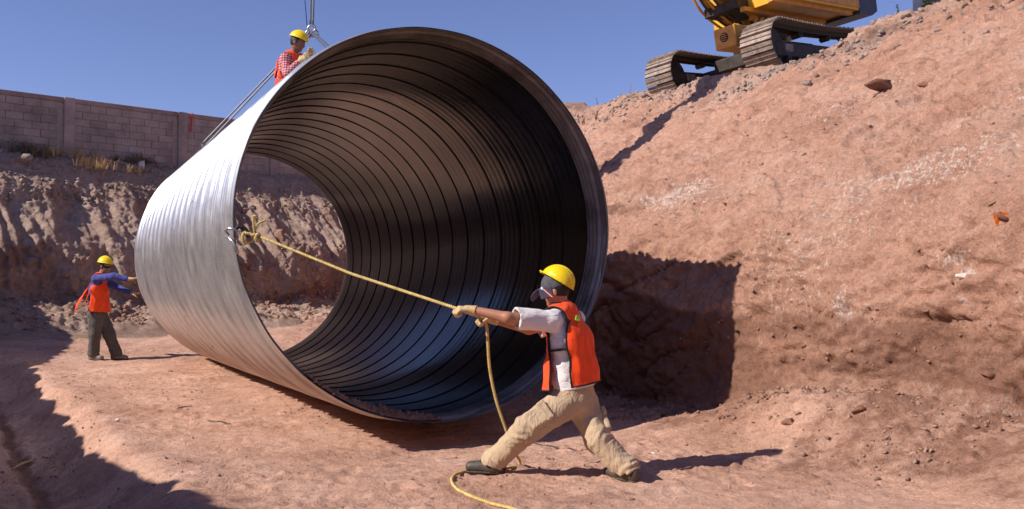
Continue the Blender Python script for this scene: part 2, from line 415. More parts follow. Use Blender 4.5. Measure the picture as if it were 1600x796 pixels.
def grid_faces(n, m):
    i, j = np.meshgrid(np.arange(n - 1), np.arange(m - 1), indexing='ij'); b = (i * m + j).ravel()
    return np.stack([b, b + m, b + m + 1, b + 1], 1)
def stain_attr(me, st):
    at = me.color_attributes.new('stain', 'FLOAT_COLOR', 'POINT')
    at.data.foreach_set('color', np.concatenate([st, np.ones((len(st), 1))], 1).astype(np.float32).ravel())

av = np.concatenate([np.arange(-40, -5, 1.0), np.arange(-5, -3.6, .1), grow(-3.6, 19.5, .019, .0024), np.arange(20, 34, .5)])
uv = np.concatenate([np.arange(-12, -5.0, .25), np.arange(-5, 3.95, .026)])
A, U = np.meshgrid(av, uv, indexing='ij')
Z = hfloor(U, A); P = UA(U, A, Z)
st = np.zeros((A.size, 3))
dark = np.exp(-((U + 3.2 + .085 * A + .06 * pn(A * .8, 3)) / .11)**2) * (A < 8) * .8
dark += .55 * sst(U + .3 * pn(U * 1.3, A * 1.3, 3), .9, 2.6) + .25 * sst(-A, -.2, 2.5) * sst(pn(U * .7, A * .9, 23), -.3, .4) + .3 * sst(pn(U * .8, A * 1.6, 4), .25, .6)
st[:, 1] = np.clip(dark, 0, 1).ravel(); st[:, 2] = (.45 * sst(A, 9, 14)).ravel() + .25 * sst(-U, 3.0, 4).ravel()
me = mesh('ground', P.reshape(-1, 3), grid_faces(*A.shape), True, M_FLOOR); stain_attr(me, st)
ground = setp(link('ground', me), 'packed reddish dirt floor of the excavated pit', kind='structure')
FLOORP = P.reshape(-1, 3)

def resample(prof, ds):
    prof = np.array(prof, float); out = [prof[0]]
    for p, q, d in zip(prof[:-1], prof[1:], ds):
        n = max(1, int(np.linalg.norm(q - p) / d)); out += [p + (q - p) * k / n for k in range(1, n + 1)]
    o = np.array(out)
    for _ in range(6): o[1:-1] = (o[:-2] + 2 * o[1:-1] + o[2:]) / 4
    return o
def sheet_normals(P):
    du = np.gradient(P, axis=1); da = np.gradient(P, axis=0); n = np.cross(du, da); n /= np.linalg.norm(n, axis=2)[..., None] + 1e-9
    return n
# right bank: profile u,z swept along a
prof = [(2.75, -.6), (3.0, -.15), (3.12, .35), (3.22, 1.0), (3.35, 1.8), (3.75, 2.25), (4.6, 2.85), (6.0, 3.75), (8.3, 5.2), (9.3, 5.92), (9.9, 6.1), (12, 6.2), (16, 6.2), (60, 6.3)]
pr = resample(prof, [.05, .028, .025, .025, .025, .028, .03, .032, .035, .04, .12, .4, 5])
ab = np.concatenate([np.arange(-40, -5.2, 1.0), np.arange(-5.2, -4.2, .1), grow(-4.2, 24, .022, .0025), np.arange(25, 60, 3)])
Aa, Si = np.meshgrid(ab, np.arange(len(pr)), indexing='ij'); Uu = pr[Si, 0]; Zz = pr[Si, 1]
low = sst(Zz, -.3, .6) * (1 - sst(Uu, 10.5, 12))
wv = .08 + .22 * (.35 + .65 * sst(np.abs(Aa - .3), .4, 2.5)) * fbm(Aa * .28, Zz * .5, 2.2, 3) + .10 * pn(Aa * .9, Zz * 1.1, 5)
Uu = Uu + wv * low * (1 + .5 * sst(Zz, 2, 4))
Zz = Zz + np.where(Uu > 8, 1, 0) * 0
top = sst(Uu, 8.3, 9.6)
Zz = Zz + top * (.16 * fbm(Aa * .35, Uu * .3, 4, 3) + .10 * pn(Aa * 1.1, 6.6) + .32 * np.exp(-((Aa - 15.2) / .7)**2) - .12 * np.exp(-((Aa - 13.9) / .5)**2))
Uu = Uu + 3.4 * sst(Aa, 9.5, 15) * (1 - sst(Zz, .5, 5.6))
Zz = Zz + sst(Uu, 7.2, 9.4) * np.interp(Aa, [-4, 1, 3.0, 4.9, 6.5, 7.6, 9.0, 9.8, 12], [0, 0, -.15, -.30, -.42, -.40, -.12, 0, 0])
Pb = UA(Uu, Aa, Zz)
nb = sheet_normals(Pb)
if nb[..., 0].mean() > 0: nb = -nb
# earth relief: bulges, crust edges, scour marks running diagonally, crumbs
q = Zz + .35 * (Uu - 3)
d = .07 * fbm(Aa * .8, q * .9, 1.1, 3) + .035 * ridg(Aa * 1.9 + q * .8, q * 2.2, 3.1, 3) + .030 * fbm(Aa * 5, q * 6, 6.1, 3, .6)
cr_ = pn(Aa * 2.2 - q * 1.6, q * 3.1, 9.2); d = d + .045 * (sst(cr_, .05, .12) - .5) * sst(pn(Aa * .5, q * .5, 12.1), -.1, .3)
cr2 = pn(Aa * 4.5 + q * 2.0, q * 6.5, 4.4); d = d + .03 * (sst(cr2, .08, .14) - .5) * sst(pn(Aa * .6, q * .7, 2.1), -.15, .25)
d = d + .05 * np.maximum(0, pn(Aa * 6, q * 6, 8.8) - .33)
cr3 = pn(Aa * 9 - q * 5, q * 11, 14.4); d = d + .022 * (sst(cr3, .03, .10) - .5) * sst(pn(Aa * .9, q * .9, 12.1), -.3, .2)
cr4 = pn(Aa * 1.3 + q * 1.5, q * 1.2, 24.4); d = d - .08 * np.exp(-((cr4) / .025)**2) * sst(pn(Aa * .5, q * .5, 31), .05, .3)
d = d + .016 * fbm(Aa * 12, q * 13, 3.3, 2, .6) * sst(pn(Aa * .7, q * .7, 41), -.3, .3)
ln = np.abs(q - (2.55 + .10 * pn(Aa * .5, 1.5))); d = d - .02 * np.exp(-(ln / .03)**2) * sst(pn(Aa * .4, 7.5), -.1, .2)
ln = np.abs(q - (1.45 + .25 * pn(Aa * .4, 4.5))); d = d - .03 * np.exp(-(ln / .025)**2) * sst(pn(Aa * .7, 2.5), 0, .3)
gr = np.abs((((Aa * .55 + q * .85 + .12 * pn(Aa * 1.5, q * 1.5, 6)) / .17) % 1) * 2 - 1); d = d - .024 * (1 - gr)**1.5 * sst(pn(Aa * .45 + 3, q * .55, 51), .12, .35)
gr2 = np.abs((((Aa + .15 * q + .10 * pn(Aa * 1.5, q * 1.5, 16)) / .21) % 1) * 2 - 1); d = d - .028 * (1 - gr2)**1.5 * sst(pn(Aa * .4 + 9, q * .7, 61), .18, .4)
d = d + .03 * (sst(pn(Aa * .7, q * 2.4, 71), .10, .16) - .5) * sst(pn(Aa * .4, q * .4, 81), -.05, .3)
fl = 1 - sst(Uu, 10.5, 13); Pb = Pb + nb * (d * fl)[..., None]
st = np.zeros((Aa.size, 3))
ch = np.zeros_like(Aa)
ch += .43 * np.exp(-((q - 2.9) / .45)**2) * sst(pn(Aa * 1.0, q * 1.3, 5.5), -.2, .35)
ch += .40 * sst(pn(Aa * .5, q * .6, 14.5), .12, .5)
PXB = PX(Pb)
for (cx, cy, rx, ry, am) in [(1308, 465, 9, 26, .85), (1322, 498, 12, 16, .75), (1345, 480, 14, 14, .45), (1488, 404, 22, 16, .75), (1512, 424, 10, 8, .95), (1497, 465, 5, 12, .9), (1592, 470, 5, 26, .6), (1470, 430, 10, 8, .5), (1300, 205, 90, 14, .08), (1560, 215, 30, 24, .12)]:
    # chalk pockets: place each by the spot of the bank they lie on (bank coordinates), soft elliptical
    k = np.argmin((PXB[..., 0] - cx)**2 + (PXB[..., 1] - cy)**2); a0 = Aa.ravel()[k]; q0 = q.ravel()[k]; Y0 = Pb.reshape(-1, 3)[k, 1]
    sc = Y0 / FPX; ch += am * np.exp(-((Aa - a0) / (rx * sc * 1.5))**2 - ((q - q0) / (ry * sc))**2)
st[:, 0] = np.clip(ch, 0, 1).ravel()
st[:, 1] = np.clip(.40 * (1 - sst(q, .8, 2.6)) + .30 * sst(pn(Aa * .18, q * 3.2, 33), .05, .4) + .45 * sst(pn(Aa * .7 + 4, q * 1.1, 3.5), .15, .55) + .25 * (1 - sst(Zz, .3, .9)), 0, 1).ravel()
st[:, 2] = (np.clip(sst(Uu, 7.6, 9.5) * .6 + .3 * sst(pn(Aa * .6, q * .5, 8), .2, .5), 0, 1)).ravel()
me = mesh('right_bank', Pb.reshape(-1, 3), grid_faces(*Aa.shape), True, M_BANK); stain_attr(me, st)
setp(link('right_bank', me), 'tall reddish cut earth bank rising on the right of the pit', kind='structure')
BANKP = Pb.reshape(-1, 3); BANKPX = PXB.reshape(-1, 2); BANKN = nb.reshape(-1, 3)
def on_bank(px, py, lo=None):
    k = np.argmin((BANKPX[:, 0] - px)**2 + (BANKPX[:, 1] - py)**2); return BANKP[k], BANKN[k]

# back bank: swept along the wall line
WO = V(-13.0, 24.0, 0); WD = nrm(V(.72, .69, 0)); WN = nrm(V(.69, -.72, 0))
bp = [(-30, 4.8), (-.6, 4.8), (0, 4.8), (.6, 4.6), (1.0, 4.2), (1.75, 3.35), (2.8, 2.3), (2.95, 1.7), (3.0, 1.0), (3.4, .85), (4.2, .65), (5.6, .42), (6.6, .2)]
bpr = resample(bp, [3, .2, .05, .045, .04, .04, .04, .04, .04, .045, .05, .1])
tb = np.concatenate([np.arange(-14, -3, .5), np.arange(-3, 16, .038), np.arange(16, 40, .8)])
T, Sj = np.meshgrid(tb, np.arange(len(bpr)), indexing='ij'); D_ = bpr[Sj, 0].copy(); Z_ = bpr[Sj, 1].copy()
face = sst(D_, 1.0, 1.5) * (1 - sst(D_, 3.1, 3.7)); upper = sst(Z_, 1.2, 2.4) * face
D_ = D_ + face * (.38 * fbm(T * .35, Z_ * .25, 1, 3) + .16 * pn(T * 1.1, Z_ * .5, 3))
tt = T + .14 * Z_ + .22 * pn(T * 1.2, Z_ * .9, 7) + .10 * pn(T * 3, Z_ * 3, 9); tooth = np.abs(((tt / .36) % 1.0) * 2 - 1)
strength = sst(pn(T * .6 + 2, Z_ * .6, 9), -.12, .3)
D_ = D_ + upper * strength * .17 * (tooth**1.3 - .4) + face * (.15 * ridg(T * 1.1, Z_ * .5, 2, 3) + .07 * fbm(T * 2.6, Z_ * 1.4, 25, 4, .6) + .05 * fbm(T * 8, Z_ * 6, 5, 3, .65))
Z_ = Z_ + (sst(D_, .2, 1.0) * (1 - sst(D_, 1.6, 2.4))) * (.07 * fbm(T * 2, D_ * 2, 3, 4) + .04 * fbm(T * 8, D_ * 8, 3, 2))
tal = sst(D_, 2.7, 3.2) * (1 - sst(D_, 5.2, 6.2))
Z_ = Z_ + tal * (.16 * fbm(T * .8, D_ * .8, 4, 3) + .09 * fbm(T * 4, D_ * 4, 6, 3, .6) + .05)
Pk = WO + T[..., None] * WD + D_[..., None] * WN; Pk[..., 2] = Z_
st = np.zeros((T.size, 3)); st[:, 2] = (.6 * sst(Z_, 3.6, 4.3) + .25 * sst(pn(T * .8, Z_ * .8, 3), 0, .4)).ravel()
st[:, 1] = np.clip(.5 * sst(pn(T * .7, Z_ * 1.2, 6), .1, .5) + .3 * (1 - sst(Z_, .9, 2)) * face, 0, 1).ravel(); st[:, 0] = (.35 * sst(pn(T * 1.5, Z_ * 1.5, 16), .2, .5) * sst(Z_, 3.4, 4)).ravel()
me = mesh('back_bank', Pk.reshape(-1, 3), grid_faces(*T.shape)[:, ::-1], True, M_BACK); stain_attr(me, st)
setp(link('back_bank', me), 'rough brown cut bank with digger tooth marks under the block wall', kind='structure')
BACKP = Pk.reshape(-1, 3); BACKPX = PX(BACKP)
def on_back(px, py):
    k = np.argmin((BACKPX[:, 0] - px)**2 + (BACKPX[:, 1] - py)**2); return BACKP[k]

# left bank (stands left of the frame, its shade falls across the pit floor)
al = np.arange(-40, 22, .12); lp = np.array([(-4.6, -.6), (-6.3, .3), (-6.55, 1.2), (-6.8, 2.2), (-6.9, 3.0), (-7.4, 3.15), (-9, 3.2), (-20, 3.3), (-60, 3.4)])
AL, SL = np.meshgrid(al, np.arange(len(lp)), indexing='ij'); UL = lp[SL, 0]; ZL = lp[SL, 1]
HT = np.interp(AL, [-40, -4, -1.8, 1.3, 7.5, 10, 12.6, 16, 16.9, 18, 40], [3.8, 3.8, 3.62, 3.0, 2.8, 3.1, 3.5, 3.65, 4.6, 5.7, 5.8])
ZL = np.where(ZL > .3, ZL * HT / 3.0, ZL) + (ZL > 2) * (.13 * pn(AL * 1.3, 2.2) + .11 * pn(AL * 3.3, 7.2) + .05 * pn(AL * 7, 1.2)); UL = UL + .12 * pn(AL * .8, ZL * 2) + .10 * pn(AL * 3.1, 5.5)
PL = UA(UL, AL, ZL)
me = mesh('left_bank', PL.reshape(-1, 3), grid_faces(*AL.shape)[:, ::-1], True, M_BANK); stain_attr(me, np.zeros((AL.size, 3)))
setp(link('left_bank', me), 'earth bank along the left side of the pit', kind='structure')

# ------------------------------------------------------------------ stones, clods
def stone_base(seed, sub=1):
    import bmesh
    bm = bmesh.new(); bmesh.ops.create_icosphere(bm, subdivisions=sub, radius=1)
    v = np.array([p.co[:] for p in bm.verts]); f = np.array([[q.index for q in t.verts] for t in bm.faces]); bm.free()
    rg = np.random.default_rng(seed)
    for _ in range(9 if sub > 1 else 6):
        n_ = rg.normal(size=3); n_ /= np.linalg.norm(n_); h_ = rg.uniform(.35, .8); dd_ = v @ n_ - h_; v = v - np.maximum(dd_, 0)[:, None] * n_
    v = v * V(rg.uniform(.9, 1.25), rg.uniform(.65, 1), rg.uniform(.4, .8)) * 1.15
    v = v * (1 + .12 * pn(v[:, 0] * 3 + seed, v[:, 1] * 3, v[:, 2] * 3))[:, None]
    return v, f
SB = [stone_base(s, 1) for s in range(8)]
SB2 = [stone_base(s + 20, 2) for s in range(5)]
def rots(n, rng):
    q = rng.normal(size=(n, 4)); q /= np.linalg.norm(q, axis=1)[:, None]; w, x, y, z = q.T
    return np.stack([np.stack([1 - 2 * (y * y + z * z), 2 * (x * y - z * w), 2 * (x * z + y * w)], -1), np.stack([2 * (x * y + z * w), 1 - 2 * (x * x + z * z), 2 * (y * z - x * w)], -1), np.stack([2 * (x * z - y * w), 2 * (y * z + x * w), 1 - 2 * (x * x + y * y)], -1)], -2)
def scatter(name, label, pts, sizes, mat, sink=.3):
    pts = np.asarray(pts); n = len(pts); R = rots(n, RNG); vs = []; fs = []; off = 0; which = RNG.integers(0, len(SB), n)
    for b, (bv, bf) in enumerate(SB):
        k = np.where(which == b)[0]
        if not len(k): continue
        v = np.einsum('nij,vj->nvi', R[k], bv) * sizes[k][:, None, None]; v[..., 2] *= .8
        v = v + pts[k][:, None, :]; v[..., 2] += sizes[k][:, None] * (.5 - sink)
        f = bf[None] + (np.arange(len(k)) * len(bv))[:, None, None] + off; off += len(k) * len(bv)
        vs.append(v.reshape(-1, 3)); fs.append(f.reshape(-1, 3))
    me = mesh(name, np.concatenate(vs), np.concatenate(fs), False, mat)
    stain_attr(me, np.zeros((len(me.vertices), 3)))
    return setp(link(name, me), label, name.replace('_', ' '), kind='stuff')
def sel(Pts, w, n):
    w = np.maximum(w, 0).astype(float).ravel(); w /= w.sum(); return RNG.choice(len(w), n, p=w)
def psz(n, lo, hi, k=2.2): return lo + (hi - lo) * RNG.random(n)**k
# crest rubble of the right bank
area = np.gradient(ab)[:, None] * np.ones(len(pr))[None]
vis = (Aa > -4) & (Aa < 19)
w = area * vis * (np.exp(-((Uu - 9.3) / .5)**2) + .30 * np.exp(-((Uu - 8.4) / .7)**2)) * (.35 + sst(pn(Aa * .6, Uu * .8, 2), -.2, .5))
k = sel(BANKP, w, 9000); scatter('crest_rubble', 'grey and red rubble strewn along the crest of the right bank', BANKP[k], psz(len(k), .006, .08, 6), M_GREY)
w = area * vis * (Zz > .6) * (Uu < 9.3) * sst(pn(Aa * .55, q * .6, 21), -.05, .35)
k = sel(BANKP, w, 6000); scatter('bank_stones', 'small stones and crumbs stuck on the face of the right bank', BANKP[k], psz(len(k), .004, .035, 4), M_RUB, .45)
wf = np.gradient(av)[:, None] * np.ones(len(uv))[None] * (A > -3.5) * (A < 14)
w = wf * sst(U, 1.9, 2.7) * (U < 3.4) * (.3 + sst(pn(U * 1.2, A * 1.2, 2), -.1, .4))
k = sel(FLOORP, w, 14000); scatter('foot_spoil', 'loose clods and gravel heaped at the foot of the right bank', FLOORP[k], psz(len(k), .003, .036, 6), M_RUB)
w = wf * (U < 2.2) * (U > -5) * (A < 12) * (.12 + sst(pn(U * .8, A * .8, 12), .1, .5) + .5 * (U < -2.6))
k = sel(FLOORP, w, 4000); scatter('floor_gravel', 'scattered gravel and crumbs on the pit floor', FLOORP[k], psz(len(k), .003, .02, 3), M_RUB)
ak = np.gradient(tb)[:, None] * np.ones(len(bpr))[None]
w = ak * (T > -3) * (T < 15) * (sst(D_, 2.8, 3.2) * (D_ < 5.6)) * (.4 + sst(pn(T * .9, D_ * .9, 4), -.1, .4))
k = sel(BACKP, w, 9000); scatter('back_spoil', 'clods of fallen earth heaped at the foot of the back bank', BACKP[k], psz(len(k), .010, .10, 6), M_RUB)
w = ak * (T > -3) * (T < 15) * (D_ > .1) * (D_ < 1.7)
k = sel(BACKP, w, 5000); scatter('ledge_rubble', 'broken stones on the ledge below the block wall', BACKP[k], psz(len(k), .010, .09, 5), M_GREY)

def rock(px, py, size, label, mat, where='bank', seed=1, rz=0, sq=(1, 1, 1), group='stones lying about the pit', lift=.2):
    if where == 'bank': p, _ = on_bank(px, py)
    elif where == 'back': p = on_back(px, py)
    else:
        kk = np.argmin(((PX(FLOORP) - V(px, py))**2).sum(1)); p = FLOORP[kk]
    v, f = SB2[seed % 5]; v = v * size * np.asarray(sq); c, s = math.cos(rz), math.sin(rz)
    v = np.stack([v[:, 0] * c - v[:, 1] * s, v[:, 0] * s + v[:, 1] * c, v[:, 2]], 1)
    o = link('stone', mesh('stone', v, f, False, mat), None, p + V(0, 0, size * lift)); stain_attr(o.data, np.zeros((len(v), 3)))
    return setp(o, label, 'stone', group)
rock(1378, 142, .26, 'dark brown oblong rock jutting out below the crest of the right bank', M_STONE, seed=3, rz=.5, sq=(1.0, .5, .5))
rock(1447, 133, .085, 'small round brown rock right of the oblong one below the crest', M_STONE, seed=2)
rock(1232, 664, .055, 'reddish stone lying on the spoil right of the big worker shadow', M_RUB, 'floor', 3)
rock(1340, 645, .06, 'dark clod at the foot of the right bank on the largest spoil heap', M_STONE, 'floor', 1)
rock(1020, 708, .022, 'small pale stone inside the front worker shadow', M_STONEW, 'floor', 2)
rock(983, 781, .03, 'brown pebble on the ground in front of the rear boot', M_RUB, 'floor', 4)
rock(181, 659, .03, 'tiny white stone alone on the open pit floor', M_STONEW, 'floor', 1)
rock(266, 582, .04, 'small dark stone on the floor left of the pipe', M_STONE, 'floor', 2)
rock(437, 374, .22, 'pale boulder stuck in the back bank seen through the pipe', M_RUB, 'back', 3, sq=(.7, .7, 1.4))
rock(45, 415, .2, 'pale lump of earth low on the back bank at the left edge', M_GREY, 'back', 0)
rock(222, 262, .17, 'light grey stone on the ledge beside the dry grass', M_STONEW, 'back', 3, sq=(.6, .6, 1.2))
rock(37, 255, .26, 'grey rock on the ledge under the wall near the left edge', M_GREY, 'back', 1)
rock(1508, 432, .07, 'whitish lump in the chalky pocket of the right bank', M_STONEW, seed=2, sq=(1, .6, .8), lift=0)
rock(1545, 585, .08, 'red clod clinging to the lower right bank near the frame edge', M_STONE, seed=4, lift=.1)

# ------------------------------------------------------------------ block wall
wall = empty('block_wall', WO + V(0, 0, 4.8))
wall.rotation_euler = (0, 0, math.atan2(WD[1], WD[0]))
setp(wall, 'brown concrete block boundary wall above the back bank', 'wall')
WH = 1.52; BW, BH = .42, .197
bm_blk = MB().box((0, 0, 0), (BW - .007, .158, BH - .006), bev=.006); blk = mesh('block', np.concatenate(bm_blk.v), bm_blk.f, False, M_BLOCK)
blk2m = MB().box((0, 0, 0), (BW / 2 - .007, .158, BH - .006), bev=.006); blkh = mesh('half_block', np.concatenate(blk2m.v), blk2m.f, False, M_BLOCK)
MB().box((6, .02, WH / 2 - .2), (40, .148, WH - .12 + .4)).build('mortar_core', M_MORT, wall)
pil = [-4.1, -1.15, 1.62, 4.75, 7.7, 10.6, 13.5]
nblk = 0
for r in range(7):
    x = -1.4 - (r % 2) * BW / 2
    z = .02 + BH * (r + .5)
    while x < 10.6 and nblk < 290:
        if all(abs(x - p) > .33 for p in pil):
            o = link('block', blk, wall, (x + random.uniform(-.003, .003), random.uniform(-.005, .005) - .005, z)); nblk += 1
        else:
            for q_ in (-BW / 4, BW / 4):
                if all(abs(x + q_ - p) > .22 for p in pil): link('block', blkh, wall, (x + q_, -.005, z))
        x += BW
for p in pil:
    MB().box((p, -.01, WH / 2 - .15 + .02), (.27, .24, WH + .3), bev=.01).build('pilaster', M_BLOCK, wall)
for a_, b_ in zip(pil[:-1], pil[1:]):
    MB().box(((a_ + b_) / 2, -.005, WH - .055), (b_ - a_ - .275, .19, .13), bev=.01).build('coping', M_COPE, wall)
rb = MB().tube([(5.02, -.12, WH + .02), (5.0, -.13, WH - .3), (4.99, -.12, WH - .52)], .022, 8).build('red_bar', M_CONE, None)
rb.matrix_world = Matrix.Translation(wall.location) @ Matrix.Rotation(wall.rotation_euler.z, 4, 'Z'); setp(rb, 'red bar hanging down the face of the block wall', 'bar')

# grasses
def tuft(p, n, h, spread, mat, name, label, cat, lean=(0, 0), group=None, w=.007):
    v = []; f = []; n = int(n * 1.8)
    for i in range(n):
        if i % 14 == 0: cc = V(random.gauss(0, .5), random.gauss(0, .5), 0) * spread; ch_ = random.uniform(.35, 1.15)
        a = random.uniform(0, 6.28); r = spread * .16 * random.random(); b = cc + V(math.cos(a) * r, math.sin(a) * r, -.05)
        dr = V(math.cos(a), math.sin(a), 0) * random.uniform(.1, .8) + V(lean[0], lean[1], 0) * random.uniform(.3, 1.3); L = h * ch_ * random.uniform(.5, 1.1)
        t = nrm(V(-dr[1], dr[0], 0) + 1e-4) * w; k = len(v)
        m = b + V(0, 0, L * .55) + dr * L * .3; e = b + V(0, 0, L * (.9 - .4 * np.linalg.norm(dr))) + dr * L
        v += [b - t, b + t, m + t * .8, m - t * .8, e]; f += [(k, k + 1, k + 2, k + 3), (k + 3, k + 2, k + 4)]
    return setp(link(name, mesh(name, v, f, False, mat), None, p), label, cat, {'dry grass': 'dry grass clumps on the ledge', 'bush': 'dark bushes against the wall'}.get(cat))
tuft(on_back(84, 244), 130, .55, .25, M_DRY, 'dry_grass', 'clump of straw-coloured dry grass by the first wall pilaster', 'dry grass', (-.4, .2))
tuft(on_back(150, 262), 170, .5, .75, M_DRY, 'dry_grass', 'wide fallen clump of dry straw grass on the ledge between two pilasters', 'dry grass', (.6, -.3))
tuft(on_back(120, 245), 90, .4, .3, M_DRY, 'dry_grass', 'low dry grass tuft between the two larger straw clumps', 'dry grass', (.2, -.3))
tuft(on_back(205, 268), 90, .3, .35, M_DRY, 'dry_grass', 'sparse dry grass right of the fallen straw clump', 'dry grass', (.7, -.1))
tuft(on_back(38, 236), 260, .55, .45, M_OLIVE, 'dark_bush', 'dark olive bush against the wall at the far left', 'bush')
tuft(on_back(214, 248), 260, .45, .4, M_OLIVE, 'dark_bush', 'dark brown bush against the middle of the wall', 'bush')
tuft(on_back(180, 246), 90, .35, .3, M_OLIVE, 'dark_bush', 'smaller dark bush left of the brown one at the wall', 'bush')
tuft(on_back(60, 246), 120, .5, .3, M_OLIVE, 'dark_bush', 'thin dark weeds just left of the first pilaster', 'bush')
def weed(px, py, h, n, label, mat=M_WEED):
    p, _ = on_bank(px, py); root = empty('weed', p); setp(root, label, 'weed', 'weeds on the right bank')
    for s in range(max(1, n // 30)):
        dx = V(random.uniform(-.5, .5), random.uniform(-.5, .5), 0) * h * .5
        st_ = [V(0, 0, -.05), V(0, 0, h * .5) + dx * .4, V(0, 0, h) + dx]
        MB().tube(st_, [.008, .006, .003], 5).build('stem', mat, root)
        v = []; f = []
        for i in range(30):
            t = random.uniform(.1, 1); c = st_[0] * (1 - t) + st_[2] * t; a = random.uniform(0, 6.28); d_ = V(math.cos(a), math.sin(a), random.uniform(-.2, .7)); d_ = nrm(d_) * h * random.uniform(.16, .3) * (1.15 - .6 * t)
            s_ = nrm(np.cross(d_, V(0, 0, 1))) * h * .045; k = len(v)
            v += [c, c + d_ * .5 + s_, c + d_, c + d_ * .5 - s_]; f.append((k, k + 1, k + 2, k + 3))
        link('leaves', mesh('leaves', v, f, False, mat), root)
weed(1446, 14, .42, 120, 'tall green weed on the crest beside the machine cab')
weed(1405, 26, .2, 60, 'short green weed on the crest below the machine body')
weed(931, 188, .22, 90, 'small dusty shrub on the slope just right of the pipe rim', M_OLIVE)
weed(986, 142, .22, 40, 'thin dry stalk on the skyline between the mound and the far track', M_DRY)
weed(933, 160, .18, 50, 'small weed on top of the earth mound behind the pipe rim', M_OLIVE)

# ------------------------------------------------------------------ pipe
L = 8.683; R0 = 1.83
pipe = empty('steel_pipe', FC); pipe.rotation_euler = Matrix((V(CY, SY, 0).tolist(), V(-SY * math.cos(.009), CY * math.cos(.009), -.009).tolist(), V(0, 0.009, 1).tolist())).transposed().to_euler()
setp(pipe, 'huge corrugated steel pipe with black lining hung from a sling', 'pipe')
NT = 224; th = np.linspace(0, 2 * np.pi, NT, endpoint=False)
def ring_sheet(name, a_arr, rfun, mat, flip=False, caps=False, helix=.5, trim=None):
    Ag, Tg = np.meshgrid(a_arr, th, indexing='ij'); r = rfun(Ag, Tg)
    if trim is not None: Ag = Ag + trim(Ag, Tg)
    v = np.stack([r * np.cos(Tg), Ag, r * np.sin(Tg)], -1).reshape(-1, 3)
    n = len(a_arr); i, j = np.meshgrid(np.arange(n - 1), np.arange(NT), indexing='ij'); j2 = (j + 1) % NT
    f = np.stack([i * NT + j, (i + 1) * NT + j, (i + 1) * NT + j2, i * NT + j2], -1).reshape(-1, 4)
    if flip: f = f[:, ::-1]
    return link(name, mesh(name, v, f, True, mat), pipe)
def oval(Tg, Ag): return .012 * np.cos(2 * Tg + .6) * np.exp(-Ag / 3)
def r_out(Ag, Tg):
    ph = (Ag - .5 * Tg / (2 * np.pi)) / .125
    seam = np.exp(-(((ph / 4 + .5) % 1 - .5) * 4 / .30)**2)
    dent = .007 * pn(np.cos(Tg) * 2.4, np.sin(Tg) * 2.4, Ag * .8) + .0015 * pn(np.cos(Tg) * 6, np.sin(Tg) * 6, Ag * 3)
    e = 1 - sst(Ag, 0, .10)
    return R0 - .017 + .015 * np.cos(2 * np.pi * ph) * (1 - e) + .021 * seam + dent + oval(Tg, Ag) - .002
ring_sheet('outer_shell', np.linspace(0, L, 71 * 8 + 1), r_out, M_GALV, flip=False)
RI = R0 - .050
def r_in(Ag, Tg): return RI + .0 * Ag + oval(Tg, Ag) + .004 * pn(np.cos(Tg) * 2.4, np.sin(Tg) * 2.4, Ag * .8)
# bare metal strip inside the mouth
def r_strip(Ag, Tg):
    return RI + .036 * sst(.14 - Ag, 0, .14) + .006 * np.cos(2 * np.pi * Ag / .07) * sst(Ag, 0, .05) + oval(Tg, Ag) + .006 * pn(np.cos(Tg) * 5, np.sin(Tg) * 5, Ag * 4)
M_STRIP = simple('scuffed_dark_galvanised', (.22, .20, .19), .5, metal=.35, var=.6, vs=3, bmp=.5, bsc=9)
ring_sheet('end_strip', np.linspace(.0, .30, 22), r_strip, M_STRIP, flip=True)
def annulus(name, a0, mat, sg):
    a_out = r_out(np.full(NT, a0), th) + .004; a_in = (r_strip if a0 < 1 else r_in)(np.full(NT, a0), th) - .002
    v = []
    for rr, aa in ((a_in, a0), (a_in, a0 - sg * .012), (a_out, a0 - sg * .012), (a_out, a0)): v.append(np.stack([rr * np.cos(th), np.full(NT, aa), rr * np.sin(th)], 1))
    f = []
    for k in range(4):
        k2 = (k + 1) % 4
        for j in range(NT): j2 = (j + 1) % NT; q = (k * NT + j, k * NT + j2, k2 * NT + j2, k2 * NT + j); f.append(q[::-1] if sg > 0 else q)
    return link(name, mesh(name, np.concatenate(v), f, False, mat), pipe)
M_RIM = simple('cut_zinc_edge', (.14, .15, .16), .55, metal=.4, var=.4, vs=6)
annulus('end_rim', 0, M_RIM, 1); annulus('end_rim', L, M_RIM, -1)
# lining: one band per turn of the spiral seam
def band_mesh(k):
    aa = np.linspace(.010, .490, 13); tg = np.linspace(0, 2 * np.pi, NT + 1); Ag, Tg = np.meshgrid(aa, tg, indexing='ij')
    Af = np.clip(Ag + .5 * (k - 1) + .5 * Tg / (2 * np.pi) + .3, .30, L - .002)
    r = RI + oval(Tg, Af) + .0011 * np.cos(2 * np.pi * Ag / .125) + .003 * pn(np.cos(Tg) * 2.4, np.sin(Tg) * 2.4, Af * .8)
    v = np.stack([r * np.cos(Tg), Af, r * np.sin(Tg)], -1).reshape(-1, 3); m = NT + 1
    i, j = np.meshgrid(np.arange(12), np.arange(NT), indexing='ij'); f = np.stack([i * m + j, i * m + j + 1, (i + 1) * m + j + 1, (i + 1) * m + j], -1).reshape(-1, 4)
    w_ = (v[f][:, :, 1].max(1) - v[f][:, :, 1].min(1)) > 1e-4
    return mesh('lining_band', v, f[w_], True, M_LINER)
